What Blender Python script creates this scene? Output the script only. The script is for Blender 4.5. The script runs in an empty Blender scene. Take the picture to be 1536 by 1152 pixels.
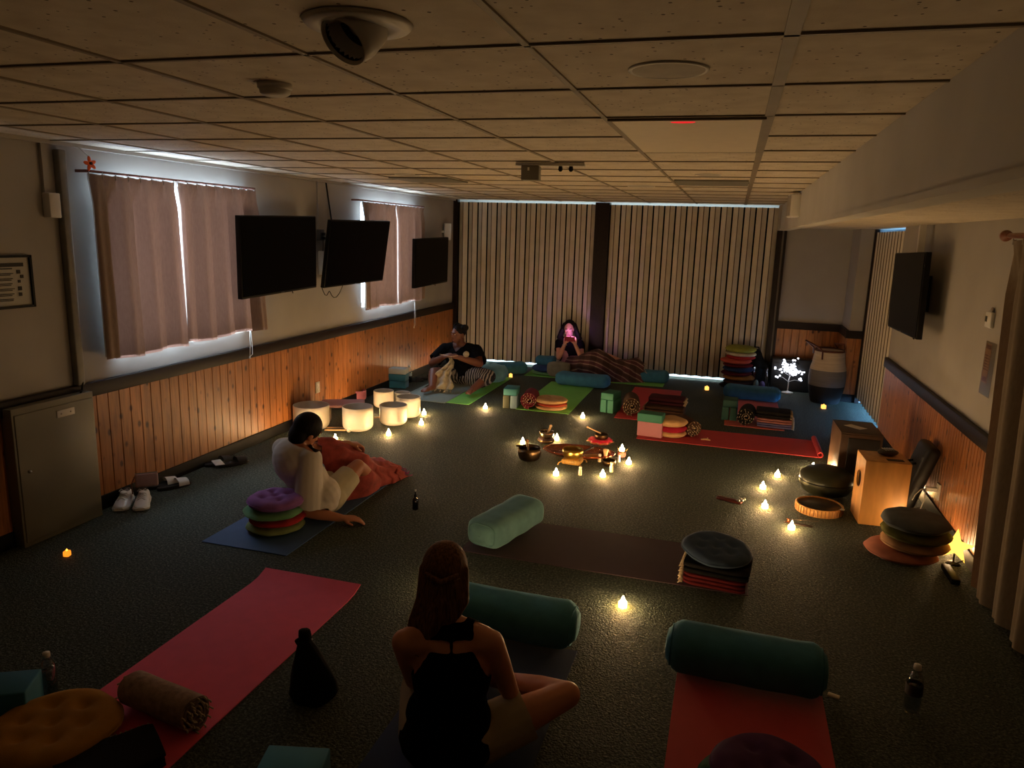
import bpy, bmesh, math, random
from mathutils import Vector, Matrix, Euler, noise

rnd = random.Random(11)
PI = math.pi
C = bpy.context.scene.collection

# ------------------------------------------------------------------ camera
scene = bpy.context.scene
CAM = Vector((0, 0, 1.9775))
FPX = 1109.5
FW = Vector((-0.2733346, 0.9409671, -0.1996725))
RT = Vector((0.9581244, 0.2847457, 0.0302888))
UP = Vector((-0.0853566, 0.1830321, 0.9793945))
cam_data = bpy.data.cameras.new('camera')
cam_data.sensor_fit = 'HORIZONTAL'
cam_data.sensor_width = 36
cam_data.lens = FPX * 36 / 1536
cam_data.clip_start = 0.05
cam = bpy.data.objects.new('camera', cam_data)
C.objects.link(cam)
cam.matrix_world = Matrix(((RT.x, UP.x, -FW.x, CAM.x), (RT.y, UP.y, -FW.y, CAM.y), (RT.z, UP.z, -FW.z, CAM.z), (0, 0, 0, 1)))
scene.camera = cam


def sight(px, py):
    return FW + RT * ((px - 768) / FPX) - UP * ((py - 576) / FPX)


def on_plane(px, py, axis, val):
    d = sight(px, py)
    return CAM + d * ((val - CAM[axis]) / d[axis])


def FL(px, py, z=0.0):      # a point of the floor (or of a level plane)
    return on_plane(px, py, 2, z)


scene.view_settings.view_transform = 'Standard'
scene.view_settings.look = 'None'
scene.view_settings.gamma = 1
scene.view_settings.exposure = 0.0

# ------------------------------------------------------------------ mesh helpers


def rotz(a):
    return Matrix.Rotation(a, 4, 'Z')


def align(z, up=None):
    """matrix turning local z into the direction z"""
    return Vector(z).to_track_quat('Z', 'Y').to_matrix().to_4x4()


class MB:
    def __init__(s):
        s.v = []
        s.f = []
        s.sm = []

    def add(s, verts, faces, M=None, smooth=True):
        n = len(s.v)
        for p in verts:
            p = Vector(p)
            s.v.append(M @ p if M is not None else p)
        for f in faces:
            s.f.append([i + n for i in f])
            s.sm.append(smooth)
        return s

    def box(s, c, d, M=None, bev=0.0, seg=2):
        bm = bmesh.new()
        bmesh.ops.create_cube(bm, size=1)
        for v in bm.verts:
            v.co = Vector((v.co.x * d[0], v.co.y * d[1], v.co.z * d[2]))
        if bev > 0:
            bmesh.ops.bevel(bm, geom=bm.edges[:], offset=bev, segments=seg, profile=0.5, affect='EDGES')
        bm.verts.index_update()
        T = Matrix.Translation(c)
        if M is not None:
            T = M @ T
        s.add([v.co.copy() for v in bm.verts], [[v.index for v in f.verts] for f in bm.faces], T, smooth=bev > 0)
        bm.free()
        return s

    def grid(s, rows, closed_u=False, closed_v=False, M=None, smooth=True):
        nu, nv = len(rows), len(rows[0])
        fs = []
        for i in range(nu if closed_u else nu - 1):
            for j in range(nv if closed_v else nv - 1):
                a, b = i, (i + 1) % nu
                c, d = j, (j + 1) % nv
                fs.append([a * nv + c, b * nv + c, b * nv + d, a * nv + d])
        s.add([p for r in rows for p in r], fs, M, smooth)
        return s

    def lathe(s, prof, c=(0, 0, 0), n=28, M=None, smooth=True, warp=None):
        rows = []
        for r, z in prof:
            row = []
            for k in range(n):
                a = 2 * PI * k / n
                p = Vector((c[0] + r * math.cos(a), c[1] + r * math.sin(a), c[2] + z))
                row.append(warp(p) if warp else p)
            rows.append(row)
        s.grid(rows, False, True, M, smooth)
        return s

    def tube(s, pts, r, n=8, M=None, caps=True, closed=False, flat=None):
        pts = [Vector(p) for p in pts]
        m = len(pts)
        rad = r if isinstance(r, (list, tuple)) else [r] * m
        rows = []
        prev = None
        for i, p in enumerate(pts):
            if closed:
                t = pts[(i + 1) % m] - pts[i - 1]
            else:
                t = pts[min(i + 1, m - 1)] - pts[max(i - 1, 0)]
            if t.length < 1e-9:
                t = Vector((0, 0, 1))
            t.normalize()
            if prev is None:
                up = Vector((0, 0, 1)) if abs(t.z) < .9 else Vector((1, 0, 0))
                x = t.cross(up).normalized()
            else:
                x = (prev - t * prev.dot(t))
                x = x.normalized() if x.length > 1e-6 else t.orthogonal().normalized()
            prev = x
            y = t.cross(x)
            k2 = flat if flat else 1.0
            rows.append([p + x * (rad[i] * math.cos(2 * PI * k / n)) + y * (rad[i] * k2 * math.sin(2 * PI * k / n)) for k in range(n)])
        base = len(s.v)
        s.grid(rows, closed, True, M)
        if caps and not closed:
            s.f.append([base + k for k in range(n)])
            s.f.append([base + (m - 1) * n + k for k in range(n)][::-1])
            s.sm += [False, False]
        return s

    def cyl(s, a, b, r0, r1=None, n=16, M=None):
        return s.tube([a, b], [r0, r0 if r1 is None else r1], n, M)

    def capsule(s, a, b, r0, r1, n=14):
        """a tapered limb with round ends (closed)"""
        a, b = Vector(a), Vector(b)
        d = b - a
        L = d.length
        t = d / L if L > 1e-6 else Vector((0, 0, 1))
        pts, rad = [], []
        for k in range(5):
            q = PI / 2 * k / 4
            pts.append(a - t * (r0 * math.cos(q)))
            rad.append(max(r0 * math.sin(q), 1e-4))
        for k in range(5):
            q = PI / 2 * k / 4
            pts.append(b + t * (r1 * math.sin(q)))
            rad.append(max(r1 * math.cos(q), 1e-4))
        return s.tube(pts, rad, n)

    def chain(s, pts, rad, n=14):
        for i in range(len(pts) - 1):
            s.capsule(pts[i], pts[i + 1], rad[i], rad[i + 1], n)
        return s

    def ell(s, c, r, M=None, nu=12, nv=18):
        if M is not None:
            T = Matrix.Translation(c) @ M
        else:
            T = Matrix.Translation(c)
        rows = []
        for i in range(nu + 1):
            q = -PI / 2 + PI * i / nu
            cq = max(math.cos(q), 1e-4)
            rows.append([(r[0] * cq * math.cos(2 * PI * k / nv), r[1] * cq * math.sin(2 * PI * k / nv), r[2] * math.sin(q)) for k in range(nv)])
        s.grid(rows, False, True, T)
        return s

    def mesh(s, name):
        me = bpy.data.meshes.new(name)
        me.from_pydata([tuple(v) for v in s.v], [], s.f)
        me.polygons.foreach_set('use_smooth', s.sm)
        me.update()
        bm = bmesh.new()
        bm.from_mesh(me)
        bmesh.ops.recalc_face_normals(bm, faces=bm.faces[:])
        bm.to_mesh(me)
        bm.free()
        return me

    def build(s, name, mat, parent=None, loc=None, rot=None):
        me = s.mesh(name)
        o = bpy.data.objects.new(name, me)
        C.objects.link(o)
        if mat:
            me.materials.append(mat)
        if parent is not None:
            o.parent = parent
        if loc is not None:
            o.location = loc
        if rot is not None:
            o.rotation_euler = rot
        return o

    def melt(s, name, mat, parent=None, voxel=0.008, smooth=4, sfac=0.5, loc=None, rot=None):
        """fuse everything added so far into one continuous skin"""
        o = s.build(name + '_raw', None)
        m = o.modifiers.new('r', 'REMESH')
        m.mode = 'VOXEL'
        m.voxel_size = voxel
        m.use_smooth_shade = True
        if smooth:
            k = o.modifiers.new('s', 'SMOOTH')
            k.factor = sfac
            k.iterations = smooth
        dg = bpy.context.evaluated_depsgraph_get()
        me = bpy.data.meshes.new_from_object(o.evaluated_get(dg), depsgraph=dg)
        old = o.data
        bpy.data.objects.remove(o)
        bpy.data.meshes.remove(old)
        me.name = name
        me.polygons.foreach_set('use_smooth', [True] * len(me.polygons))
        me.materials.clear()
        me.materials.append(mat)
        r = bpy.data.objects.new(name, me)
        C.objects.link(r)
        if parent is not None:
            r.parent = parent
        if loc is not None:
            r.location = loc
        if rot is not None:
            r.rotation_euler = rot
        return r


def thing(name, label, cat, loc=(0, 0, 0), rz=0.0, group=None, rot=None):
    o = bpy.data.objects.new(name, None)
    o.empty_display_size = .05
    C.objects.link(o)
    o.location = loc
    o.rotation_euler = rot if rot else (0, 0, rz)
    return tag(o, label, cat, group)


def tag(o, label, cat, group=None):
    o['label'] = label
    o['category'] = cat
    if group:
        o['group'] = group
    return o


def struct(o):
    o['kind'] = 'structure'
    return o


def twin(src, label, loc, rz=0.0, group=None):
    """a copy of a thing with copies of its parts and sub-parts"""
    r = src.copy()
    C.objects.link(r)
    r.location = loc
    r.rotation_euler = (0, 0, rz)
    r['label'] = label
    if group:
        r['group'] = group
    for ch in list(src.children):
        c = ch.copy()
        C.objects.link(c)
        c.parent = r
        for g in ch.children:
            d = g.copy()
            C.objects.link(d)
            d.parent = c
    return r


# ------------------------------------------------------------------ materials


def lin(c):
    def f(u):
        u /= 255.0
        return u / 12.92 if u <= .04045 else ((u + .055) / 1.055) ** 2.4
    return (f(c[0]), f(c[1]), f(c[2]), 1)


class N:
    def __init__(s, name):
        s.m = bpy.data.materials.new(name)
        s.m.use_nodes = True
        s.t = s.m.node_tree
        s.bs = s.t.nodes['Principled BSDF']
        s.out = s.t.nodes['Material Output']

    def n(s, typ, **kw):
        x = s.t.nodes.new(typ)
        for k, v in kw.items():
            if k.startswith('i_'):
                x.inputs[k[2:].replace('_', ' ')].default_value = v
            else:
                setattr(x, k, v)
        return x

    def l(s, a, b):
        s.t.links.new(a, b)

    def coord(s, kind='Object', scale=(1, 1, 1)):
        tc = s.n('ShaderNodeTexCoord')
        mp = s.n('ShaderNodeMapping')
        mp.inputs['Scale'].default_value = scale
        s.l(tc.outputs[kind], mp.inputs['Vector'])
        return mp.outputs['Vector']

    def ramp(s, fac, stops):
        r = s.n('ShaderNodeValToRGB')
        el = r.color_ramp.elements
        el[0].position, el[0].color = stops[0]
        el[1].position, el[1].color = stops[-1]
        for p, c in stops[1:-1]:
            e = el.new(p)
            e.color = c
        s.l(fac, r.inputs['Fac'])
        return r.outputs['Color']

    def bump(s, h, strength=.3, dist=.01):
        b = s.n('ShaderNodeBump')
        b.inputs['Strength'].default_value = strength
        b.inputs['Distance'].default_value = dist
        s.l(h, b.inputs['Height'])
        s.l(b.outputs['Normal'], s.bs.inputs['Normal'])
        return b


MATS = {}


def mat(name, rgb, rough=.75, metal=0.0, var=.15, vs=12.0, bump=0.0, bs=150.0, sheen=0.0, spec=.5, coat=0.0, trans=0.0, sub=0.0, stretch=(1, 1, 1)):
    if name in MATS:
        return MATS[name]
    k = N(name)
    col = lin(rgb)
    b = k.bs
    b.inputs['Roughness'].default_value = rough
    b.inputs['Metallic'].default_value = metal
    b.inputs['Specular IOR Level'].default_value = spec
    if sheen:
        b.inputs['Sheen Weight'].default_value = sheen
        b.inputs['Sheen Roughness'].default_value = .4
        b.inputs['Sheen Tint'].default_value = tuple(min(1, x * 1.5 + .15) for x in col[:3]) + (1,)
    if coat:
        b.inputs['Coat Weight'].default_value = coat
    if trans:
        b.inputs['Transmission Weight'].default_value = trans
    if sub:
        b.inputs['Subsurface Weight'].default_value = sub
        b.inputs['Subsurface Radius'].default_value = (.02, .01, .006)
    v = k.coord('Object', stretch)
    if var:
        nz = k.n('ShaderNodeTexNoise', i_Scale=vs, i_Detail=5.0)
        k.l(v, nz.inputs['Vector'])
        lo = tuple(x * (1 - var) for x in col[:3]) + (1,)
        hi = tuple(min(1, x * (1 + var)) for x in col[:3]) + (1,)
        k.l(k.ramp(nz.outputs['Fac'], [(.3, lo), (.7, hi)]), b.inputs['Base Color'])
    else:
        b.inputs['Base Color'].default_value = col
    if bump:
        nb = k.n('ShaderNodeTexNoise', i_Scale=bs, i_Detail=3.0)
        k.l(v, nb.inputs['Vector'])
        k.bump(nb.outputs['Fac'], bump, .004)
    MATS[name] = k.m
    return k.m


def glow(name, rgb, strength):
    if name in MATS:
        return MATS[name]
    k = N(name)
    e = k.n('ShaderNodeEmission')
    e.inputs['Color'].default_value = lin(rgb)
    e.inputs['Strength'].default_value = strength
    k.l(e.outputs['Emission'], k.out.inputs['Surface'])
    MATS[name] = k.m
    return k.m


def clear(name, rgb, gloss=.12, rough=.05):
    """thin clear sheet: mostly see-through with a glossy face"""
    if name in MATS:
        return MATS[name]
    k = N(name)
    t = k.n('ShaderNodeBsdfTransparent')
    t.inputs['Color'].default_value = lin(rgb)
    g = k.n('ShaderNodeBsdfGlossy')
    g.inputs['Roughness'].default_value = rough
    mx = k.n('ShaderNodeMixShader')
    fr = k.n('ShaderNodeLayerWeight')
    fr.inputs['Blend'].default_value = gloss
    k.l(fr.outputs['Facing'], mx.inputs['Fac'])
    k.l(t.outputs[0], mx.inputs[1])
    k.l(g.outputs[0], mx.inputs[2])
    k.l(mx.outputs[0], k.out.inputs['Surface'])
    MATS[name] = k.m
    return k.m


def carpet_mat():
    k = N('carpet')
    v = k.coord('Object')
    n1 = k.n('ShaderNodeTexNoise', i_Scale=75.0, i_Detail=6.0, i_Roughness=.7)
    n2 = k.n('ShaderNodeTexVoronoi', i_Scale=105.0)
    n3 = k.n('ShaderNodeTexNoise', i_Scale=1.3, i_Detail=3.0)
    for q in (n1, n2, n3):
        k.l(v, q.inputs['Vector'])
    c = k.ramp(n1.outputs['Fac'], [(.32, lin((26, 31, 27))), (.5, lin((60, 68, 59))), (.68, lin((116, 123, 106)))])
    mx = k.n('ShaderNodeMixRGB', blend_type='MULTIPLY', i_Fac=.35)
    k.l(c, mx.inputs[1])
    k.l(k.ramp(n3.outputs['Fac'], [(.3, (.6, .6, .6, 1)), (.7, (1, 1, 1, 1))]), mx.inputs[2])
    k.l(mx.outputs[0], k.bs.inputs['Base Color'])
    k.bs.inputs['Roughness'].default_value = .8
    k.bs.inputs['Specular IOR Level'].default_value = .22
    ad = k.n('ShaderNodeMath', operation='ADD')
    k.l(n1.outputs['Fac'], ad.inputs[0])
    k.l(n2.outputs['Distance'], ad.inputs[1])
    k.bump(ad.outputs[0], .6, .010)
    return k.m


def pine_mat(name='knotty_pine', axis='Y', tint=(176, 112, 58), pitch=.0985):
    """knotty pine boards, one tone per board"""
    k = N(name)
    tc = k.n('ShaderNodeTexCoord')
    sp = k.n('ShaderNodeSeparateXYZ')
    k.l(tc.outputs['Object'], sp.inputs[0])
    dv = k.n('ShaderNodeMath', operation='DIVIDE')
    k.l(sp.outputs[axis], dv.inputs[0])
    dv.inputs[1].default_value = pitch
    fl = k.n('ShaderNodeMath', operation='FLOOR')
    k.l(dv.outputs[0], fl.inputs[0])
    wn = k.n('ShaderNodeTexWhiteNoise', noise_dimensions='1D')
    k.l(fl.outputs[0], wn.inputs['W'])
    mp = k.n('ShaderNodeMapping')
    mp.inputs['Scale'].default_value = (1, 1, .09) if axis != 'Z' else (1, 1, 1)
    k.l(tc.outputs['Object'], mp.inputs['Vector'])
    off = k.n('ShaderNodeVectorMath', operation='ADD')
    k.l(mp.outputs[0], off.inputs[0])
    k.l(wn.outputs['Color'], off.inputs[1])
    g = k.n('ShaderNodeTexNoise', i_Scale=55.0, i_Detail=4.0)
    k.l(off.outputs[0], g.inputs['Vector'])
    base = lin(tint)
    mul = lambda q: tuple(x * q for x in base[:3]) + (1,)
    grain = k.ramp(g.outputs['Fac'], [(.3, mul(.62)), (.5, base), (.7, mul(1.25))])
    kn = k.n('ShaderNodeTexVoronoi', i_Scale=10.5)
    mk = k.n('ShaderNodeMapping')
    mk.inputs['Scale'].default_value = (1, 1, .62)
    k.l(tc.outputs['Object'], mk.inputs['Vector'])
    k.l(mk.outputs[0], kn.inputs['Vector'])
    kc = k.ramp(kn.outputs['Distance'], [(.10, (.10, .045, .03, 1)), (.21, (1, 1, 1, 1))])
    m1 = k.n('ShaderNodeMixRGB', blend_type='MULTIPLY', i_Fac=.9)
    k.l(grain, m1.inputs[1])
    k.l(kc, m1.inputs[2])
    m2 = k.n('ShaderNodeMixRGB', blend_type='MULTIPLY', i_Fac=1.0)
    k.l(m1.outputs[0], m2.inputs[1])
    k.l(k.ramp(wn.outputs['Value'], [(0, (.72, .7, .66, 1)), (1, (1.0, 1.0, 1.0, 1))]), m2.inputs[2])
    k.l(m2.outputs[0], k.bs.inputs['Base Color'])
    k.bs.inputs['Roughness'].default_value = .42
    k.bump(g.outputs['Fac'], .12, .003)
    return k.m


def tile_mat():
    k = N('ceiling_tile')
    v = k.coord('Object')
    vo = k.n('ShaderNodeTexVoronoi', i_Scale=42.0)
    nz = k.n('ShaderNodeTexNoise', i_Scale=9.0, i_Detail=4.0)
    fi = k.n('ShaderNodeTexNoise', i_Scale=160.0, i_Detail=2.0)
    for q in (vo, nz, fi):
        k.l(v, q.inputs['Vector'])
    # only some cells carry a fissure hole
    sel = k.n('ShaderNodeMath', operation='GREATER_THAN')
    sp = k.n('ShaderNodeSeparateColor')
    k.l(vo.outputs['Color'], sp.inputs[0])
    k.l(sp.outputs[0], sel.inputs[0])
    sel.inputs[1].default_value = .72
    near = k.n('ShaderNodeMath', operation='LESS_THAN')
    k.l(vo.outputs['Distance'], near.inputs[0])
    near.inputs[1].default_value = .2
    hole = k.n('ShaderNodeMath', operation='MULTIPLY')
    k.l(sel.outputs[0], hole.inputs[0])
    k.l(near.outputs[0], hole.inputs[1])
    c = k.ramp(nz.outputs['Fac'], [(.3, lin((192, 180, 162))), (.7, lin((212, 202, 184)))])
    mx = k.n('ShaderNodeMixRGB', i_Fac=0)
    mx.inputs[2].default_value = lin((80, 66, 52))
    k.l(hole.outputs[0], mx.inputs[0])
    k.l(c, mx.inputs[1])
    k.l(mx.outputs[0], k.bs.inputs['Base Color'])
    k.bs.inputs['Roughness'].default_value = .8
    k.bump(fi.outputs['Fac'], .25, .003)
    return k.m


def curtain_mat(name, rgb, tl=.35, tint=(200, 140, 112)):
    k = N(name)
    v = k.coord('Object', (1, 1, .25))
    nz = k.n('ShaderNodeTexNoise', i_Scale=90.0, i_Detail=3.0)
    k.l(v, nz.inputs['Vector'])
    col = lin(rgb)
    cc = k.ramp(nz.outputs['Fac'], [(.3, tuple(x * .9 for x in col[:3]) + (1,)), (.7, tuple(min(1, x * 1.1) for x in col[:3]) + (1,))])
    k.l(cc, k.bs.inputs['Base Color'])
    k.bs.inputs['Roughness'].default_value = .9
    k.bs.inputs['Specular IOR Level'].default_value = .1
    tr = k.n('ShaderNodeBsdfTranslucent')
    tr.inputs['Color'].default_value = lin(tint)
    mx = k.n('ShaderNodeMixShader')
    mx.inputs[0].default_value = tl
    k.l(k.bs.outputs[0], mx.inputs[1])
    k.l(tr.outputs[0], mx.inputs[2])
    k.l(mx.outputs[0], k.out.inputs['Surface'])
    return k.m


M_CARPET = carpet_mat()
M_PINE = pine_mat()
M_PINER = pine_mat('narrow_knotty_pine', 'Y', (168, 106, 56), .06)
M_PINEX = pine_mat('knotty_pine_back', 'X')
M_TILE = tile_mat()
M_BEAM_LIT = mat('window_lit_beam_paint', (200, 198, 192), .8, var=.05, vs=3)  # wall paint made lighter: the window light on the beam put into its colour
M_WALL = mat('wall_paint', (160, 156, 151), .8, var=.05, vs=3, bump=.08, bs=220)
M_DARKWOOD = mat('dark_stained_wood', (28, 16, 12), .5, spec=.25, var=.3, vs=30, bump=.1, stretch=(1, .1, 1))
M_BASE = mat('black_vinyl_base', (15, 14, 15), .65, var=.1, spec=.2)
M_GRID = mat('ceiling_tee', (134, 122, 104), .6, var=.08)
M_VINYL = mat('tan_folding_vinyl', (200, 192, 176), .62, var=.08, vs=6, bump=.06, bs=300)
M_BLACK = mat('black_plastic', (8, 8, 9), .5, var=.1, spec=.2)
M_SCREEN = mat('dark_screen_glass', (2, 2, 3), .3, var=0, spec=.06)
M_WHITEP = mat('white_plastic', (200, 197, 190), .5, var=.03)
M_WHITE = mat('white_enamel', (215, 213, 208), .45, var=.03)
M_METAL = mat('grey_metal_paint', (112, 110, 98), .45, metal=.0, var=.06, vs=4, bump=.03)
M_STEEL = mat('brushed_steel', (170, 168, 162), .35, metal=1.0, var=.08)
M_CURT = curtain_mat('lined_curtain', (146, 130, 120), .24, (190, 142, 122))
M_BOUNCE_LINING = curtain_mat('white_bounce_lining', (222, 220, 214), .13, (225, 215, 205))
M_DRAPE = curtain_mat('plain_drape', (120, 108, 92), .08)
# ------------------------------------------------------------------ the room
XL, XR, YB, H = -4.095, 1.60, 10.72, 2.45
YN = -1.6
BX0, BX1, BZ = .553, .66, 2.119        # the boxed beam
ALC = 2.156                            # lower ceiling of the right-hand bay
YBUMP, XBUMP = 10.06, 1.46


def slab(name, c, d, m, bev=0):
    return struct(MB().box(c, d, bev=bev).build(name, m))


slab('floor', ((XL + XR) / 2, (YN + 13.2) / 2, -.05), (XR - XL + 1.6, 13.2 - YN, .1), M_CARPET)

# ceiling tiles and the tee grid between them
struct(MB().box(((XL + BX1) / 2, (YN + YB + .1) / 2, H + .05), (BX1 - XL + .2, YB + .1 - YN, .1)).build('ceiling', M_TILE))
struct(MB().box(((BX1 + XR + .2) / 2, (YN + YB) / 2, ALC + .2), (XR + .2 - BX1 + .02, YB - YN, .4)).build('ceiling_bay', M_TILE))
g = MB()
GX0, GU, GY0, GV = -.552, .636, 1.942, .592
tee = {}
for i in range(-5, 2):
    x = GX0 + i * GU
    w = .036 if i == 1 else .019
    g.box((x, (YN + YB) / 2, H - .003), (w, YB - YN, .006))
for j in range(-5, 15):
    y = GY0 + j * GV
    if y < YB - .05:
        g.box(((XL + BX0) / 2, y, H - .003), (BX0 - XL, .015, .006))
struct(g.build('trim_ceiling_grid', M_GRID))
slab('trim_wall_angle', (XL + .02, (YN + YB) / 2, H - .012), (.04, YB - YN, .024), M_WALL)

# boxed beam with a lip along its lower edge
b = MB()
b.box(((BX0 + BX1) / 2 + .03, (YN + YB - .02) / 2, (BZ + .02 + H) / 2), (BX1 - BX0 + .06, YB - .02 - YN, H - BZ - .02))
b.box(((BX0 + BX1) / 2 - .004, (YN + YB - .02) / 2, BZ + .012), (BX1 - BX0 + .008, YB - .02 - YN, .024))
struct(b.build('beam', M_BEAM_LIT))

# left wall with two window openings
WIN = [(4.14, 5.60, 1.05, 2.275), (7.74, 9.2, 1.07, 2.275)]
w = MB()


def wallbox(y0, y1, z0, z1):
    w.box((XL - .09, (y0 + y1) / 2, (z0 + z1) / 2), (.18, y1 - y0, z1 - z0))


ys = YN
for (a, c_, z0, z1) in WIN:
    wallbox(ys, a, 0, H + .1)
    wallbox(a, c_, 0, z0)
    wallbox(a, c_, z1, H + .1)
    ys = c_
wallbox(ys, 13.2, 0, H + .1)
struct(w.build('wall_left', M_WALL))
for n_, (a, c_, z0, z1) in enumerate(WIN):
    f = MB()
    t = .05
    xw = XL - .1
    f.box((xw, a + t / 2, (z0 + z1) / 2), (.06, t, z1 - z0)).box((xw, c_ - t / 2, (z0 + z1) / 2), (.06, t, z1 - z0))
    f.box((xw, (a + c_) / 2, z0 + t / 2), (.06, c_ - a, t)).box((xw, (a + c_) / 2, z1 - t / 2), (.06, c_ - a, t))
    f.box((xw, (a + c_) / 2, (z0 + z1) / 2), (.05, .04, z1 - z0))
    wo = struct(f.build('window_%d' % (n_ + 1), M_WHITE))
    pn = MB().box((xw, (a + c_) / 2, (z0 + z1) / 2), (.006, c_ - a - .06, z1 - z0 - .06)).build('pane', clear('window_glass', (240, 245, 250), .05), wo)
    sl = MB().box((XL - .06, (a + c_) / 2, z0 - .0), (.12, c_ - a, .03)).build('sill', M_WHITE, wo)
    ld = bpy.data.lights.new('daylight_%d' % (n_ + 1), 'AREA')
    ld.shape = 'RECTANGLE'
    ld.size, ld.size_y = z1 - z0 + .1, c_ - a + .1
    ld.energy = 190
    ld.color = (.74, .86, 1.0)
    lo = bpy.data.objects.new('daylight_%d' % (n_ + 1), ld)
    C.objects.link(lo)
    lo.location = (XL - .34, (a + c_) / 2, (z0 + z1) / 2)
    lo.rotation_euler = (0, -PI / 2, 0)
    lo.visible_camera = True


def panelling(a, c_, z0, z1, face, axis, pitch=.0985):
    """tongue-and-groove boards between a and c_, grooves cut as real V's; face(u, d, z) gives a point"""
    prof = []
    u = a
    while u < c_ - .01:
        e = min(u + pitch, c_)
        prof += [(u, -.004), (u + .004, .006), (e - .004, .006), (e, -.004)]
        u = e
    m = MB()
    m.grid([[face(u_, d_, z0) for u_, d_ in prof], [face(u_, d_, z1) for u_, d_ in prof]], smooth=False)
    return m


struct(panelling(YN, YB, .09, .84, lambda u, d, z: (XL + .008 + d, u, z), 'Y').build('wall_left_panelling', M_PINE))
slab('trim_1', (XL + .018, (YN + YB) / 2, .862), (.036, YB - YN, .096), M_DARKWOOD, .006)
slab('baseboard_left', (XL + .013, (YN + YB) / 2, .05), (.026, YB - YN, .1), M_BASE, .004)

# back wall: two folding partitions either side of a dark post, lit room behind
DOORS = [('door_1', XL + .06, -1.938), ('door_2', -1.752, .524)]


def folding(name, pts_at, a, c_, z0, z1, pitch=.150):
    nP = max(1, round((c_ - a) / pitch))
    p = (c_ - a) / nP
    prof = []
    for k in range(nP):
        u = a + k * p
        prof += [(u, .075), (u + .10 * p, .075), (u + .105 * p, .012), (u + .545 * p, -.034), (u + .55 * p, .004), (u + .585 * p, .004), (u + .59 * p, -.034), (u + .99 * p, .012), (u + .995 * p, .075)]
    prof.append((c_, .075))
    m = MB()
    m.grid([[pts_at(u, d, z0) for u, d in prof], [pts_at(u, d, z1) for u, d in prof]], smooth=False)
    o = struct(m.build(name, M_VINYL))
    s1, s2 = MB(), MB()
    for k in range(nP):
        u = a + k * p
        s1.grid([[pts_at(u_, .010, z0) for u_ in (u - .002, u + .125 * p)], [pts_at(u_, .010, z1) for u_ in (u - .002, u + .125 * p)]], smooth=False)
        s2.grid([[pts_at(u + a_ * p, d_, z0) for a_, d_ in ((.53, -.032), (.545, -.039), (.59, -.039), (.605, -.032))], [pts_at(u + a_ * p, d_, z1) for a_, d_ in ((.53, -.032), (.545, -.039), (.59, -.039), (.605, -.032))]], smooth=False)
    s1.build('hinge_strips', mat('black_hinge_vinyl', (5, 4, 3), .9, var=.1, spec=.1), o)['kind'] = 'stuff'
    s2.build('crease_strips', mat('brown_crease_vinyl', (74, 56, 36), .7, var=.1), o)['kind'] = 'stuff'
    return o


for nm, a, c_ in DOORS:
    folding(nm, lambda u, d, z: (u, YB + d, z), a, c_, .06, 2.415)
slab('trim_post_centre', (-1.845, YB + .02, 1.22), (.20, .16, 2.44), M_DARKWOOD)
slab('trim_post_left', (XL + .03, YB - .01, 1.225), (.07, .1, 2.45), M_DARKWOOD)
slab('trim_post_right', (.555, YB - .02, 1.06), (.065, .09, 2.118), M_DARKWOOD)
slab('trim_post_right_inner', (.63, YB - .02, 1.06), (.03, .07, 2.118), M_DARKWOOD)
slab('trim_header_right', (.552, YB - .0, 2.28), (.07, .1, .34), M_WALL)
# the lit room beyond
slab('floor_beyond', ((XL + .6) / 2, 12.02, .004), (.6 - XL, 2.4, .012), mat('pale_lino', (188, 196, 200), .5, var=.05))
slab('wall_beyond', ((XL + .6) / 2, 13.2, 1.3), (.6 - XL + .2, .1, 2.8), M_WALL)
slab('ceiling_beyond', ((XL + .6) / 2, 12.05, H + .06), (.6 - XL + .2, 2.5, .1), M_WALL)
slab('wall_beyond_right', (.68, 11.99, 1.25), (.06, 2.5, 2.6), M_WALL)
ld = bpy.data.lights.new('light_beyond', 'AREA')
ld.shape = 'RECTANGLE'
ld.size, ld.size_y = 3.6, 1.2
ld.energy = 380
ld.color = (.66, .86, 1.0)
lo = bpy.data.objects.new('light_beyond', ld)
C.objects.link(lo)
lo.location = (-1.8, 12.0, 2.38)
lo.visible_camera = True

# right-hand bay
slab('wall_back_bay', ((.64 + XBUMP) / 2, YB + .05, 1.1), (XBUMP - .64 + .1, .1, 2.2), M_WALL)
slab('wall_back_bump', ((XBUMP + 1.66) / 2 + .1, (YBUMP + YB) / 2 + .06, 1.1), (1.66 - XBUMP + .2, YB - YBUMP + .12, 2.2), M_WALL)
m = panelling(.64, XBUMP, .09, .84, lambda u, d, z: (u, YB - .008 - d, z), 'X')
struct(m.build('wall_back_panelling', M_PINEX))
m = panelling(YBUMP, YB, .09, .84, lambda u, d, z: (XBUMP - .008 - d, u, z), 'Y')
struct(m.build('wall_bump_side_panelling', M_PINE))
m = panelling(XBUMP - .01, 1.62, .09, .84, lambda u, d, z: (u, YBUMP - .008 - d, z), 'X')
struct(m.build('wall_bump_panelling', M_PINEX))
tr = MB()
tr.box(((.64 + XBUMP) / 2, YB - .018, .862), (XBUMP - .64, .036, .096)).box((XBUMP - .018, (YB + YBUMP) / 2, .862), (.036, YB - YBUMP, .096))
tr.box(((XBUMP - .036 + 1.62) / 2, YBUMP - .018, .862), (1.62 - XBUMP + .036, .036, .096))
struct(tr.build('trim_2', M_DARKWOOD))
bb = MB()
bb.box(((.64 + XBUMP) / 2, YB - .012, .05), (XBUMP - .64, .024, .1)).box((XBUMP - .012, (YB + YBUMP) / 2, .05), (.024, YB - YBUMP, .1))
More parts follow.
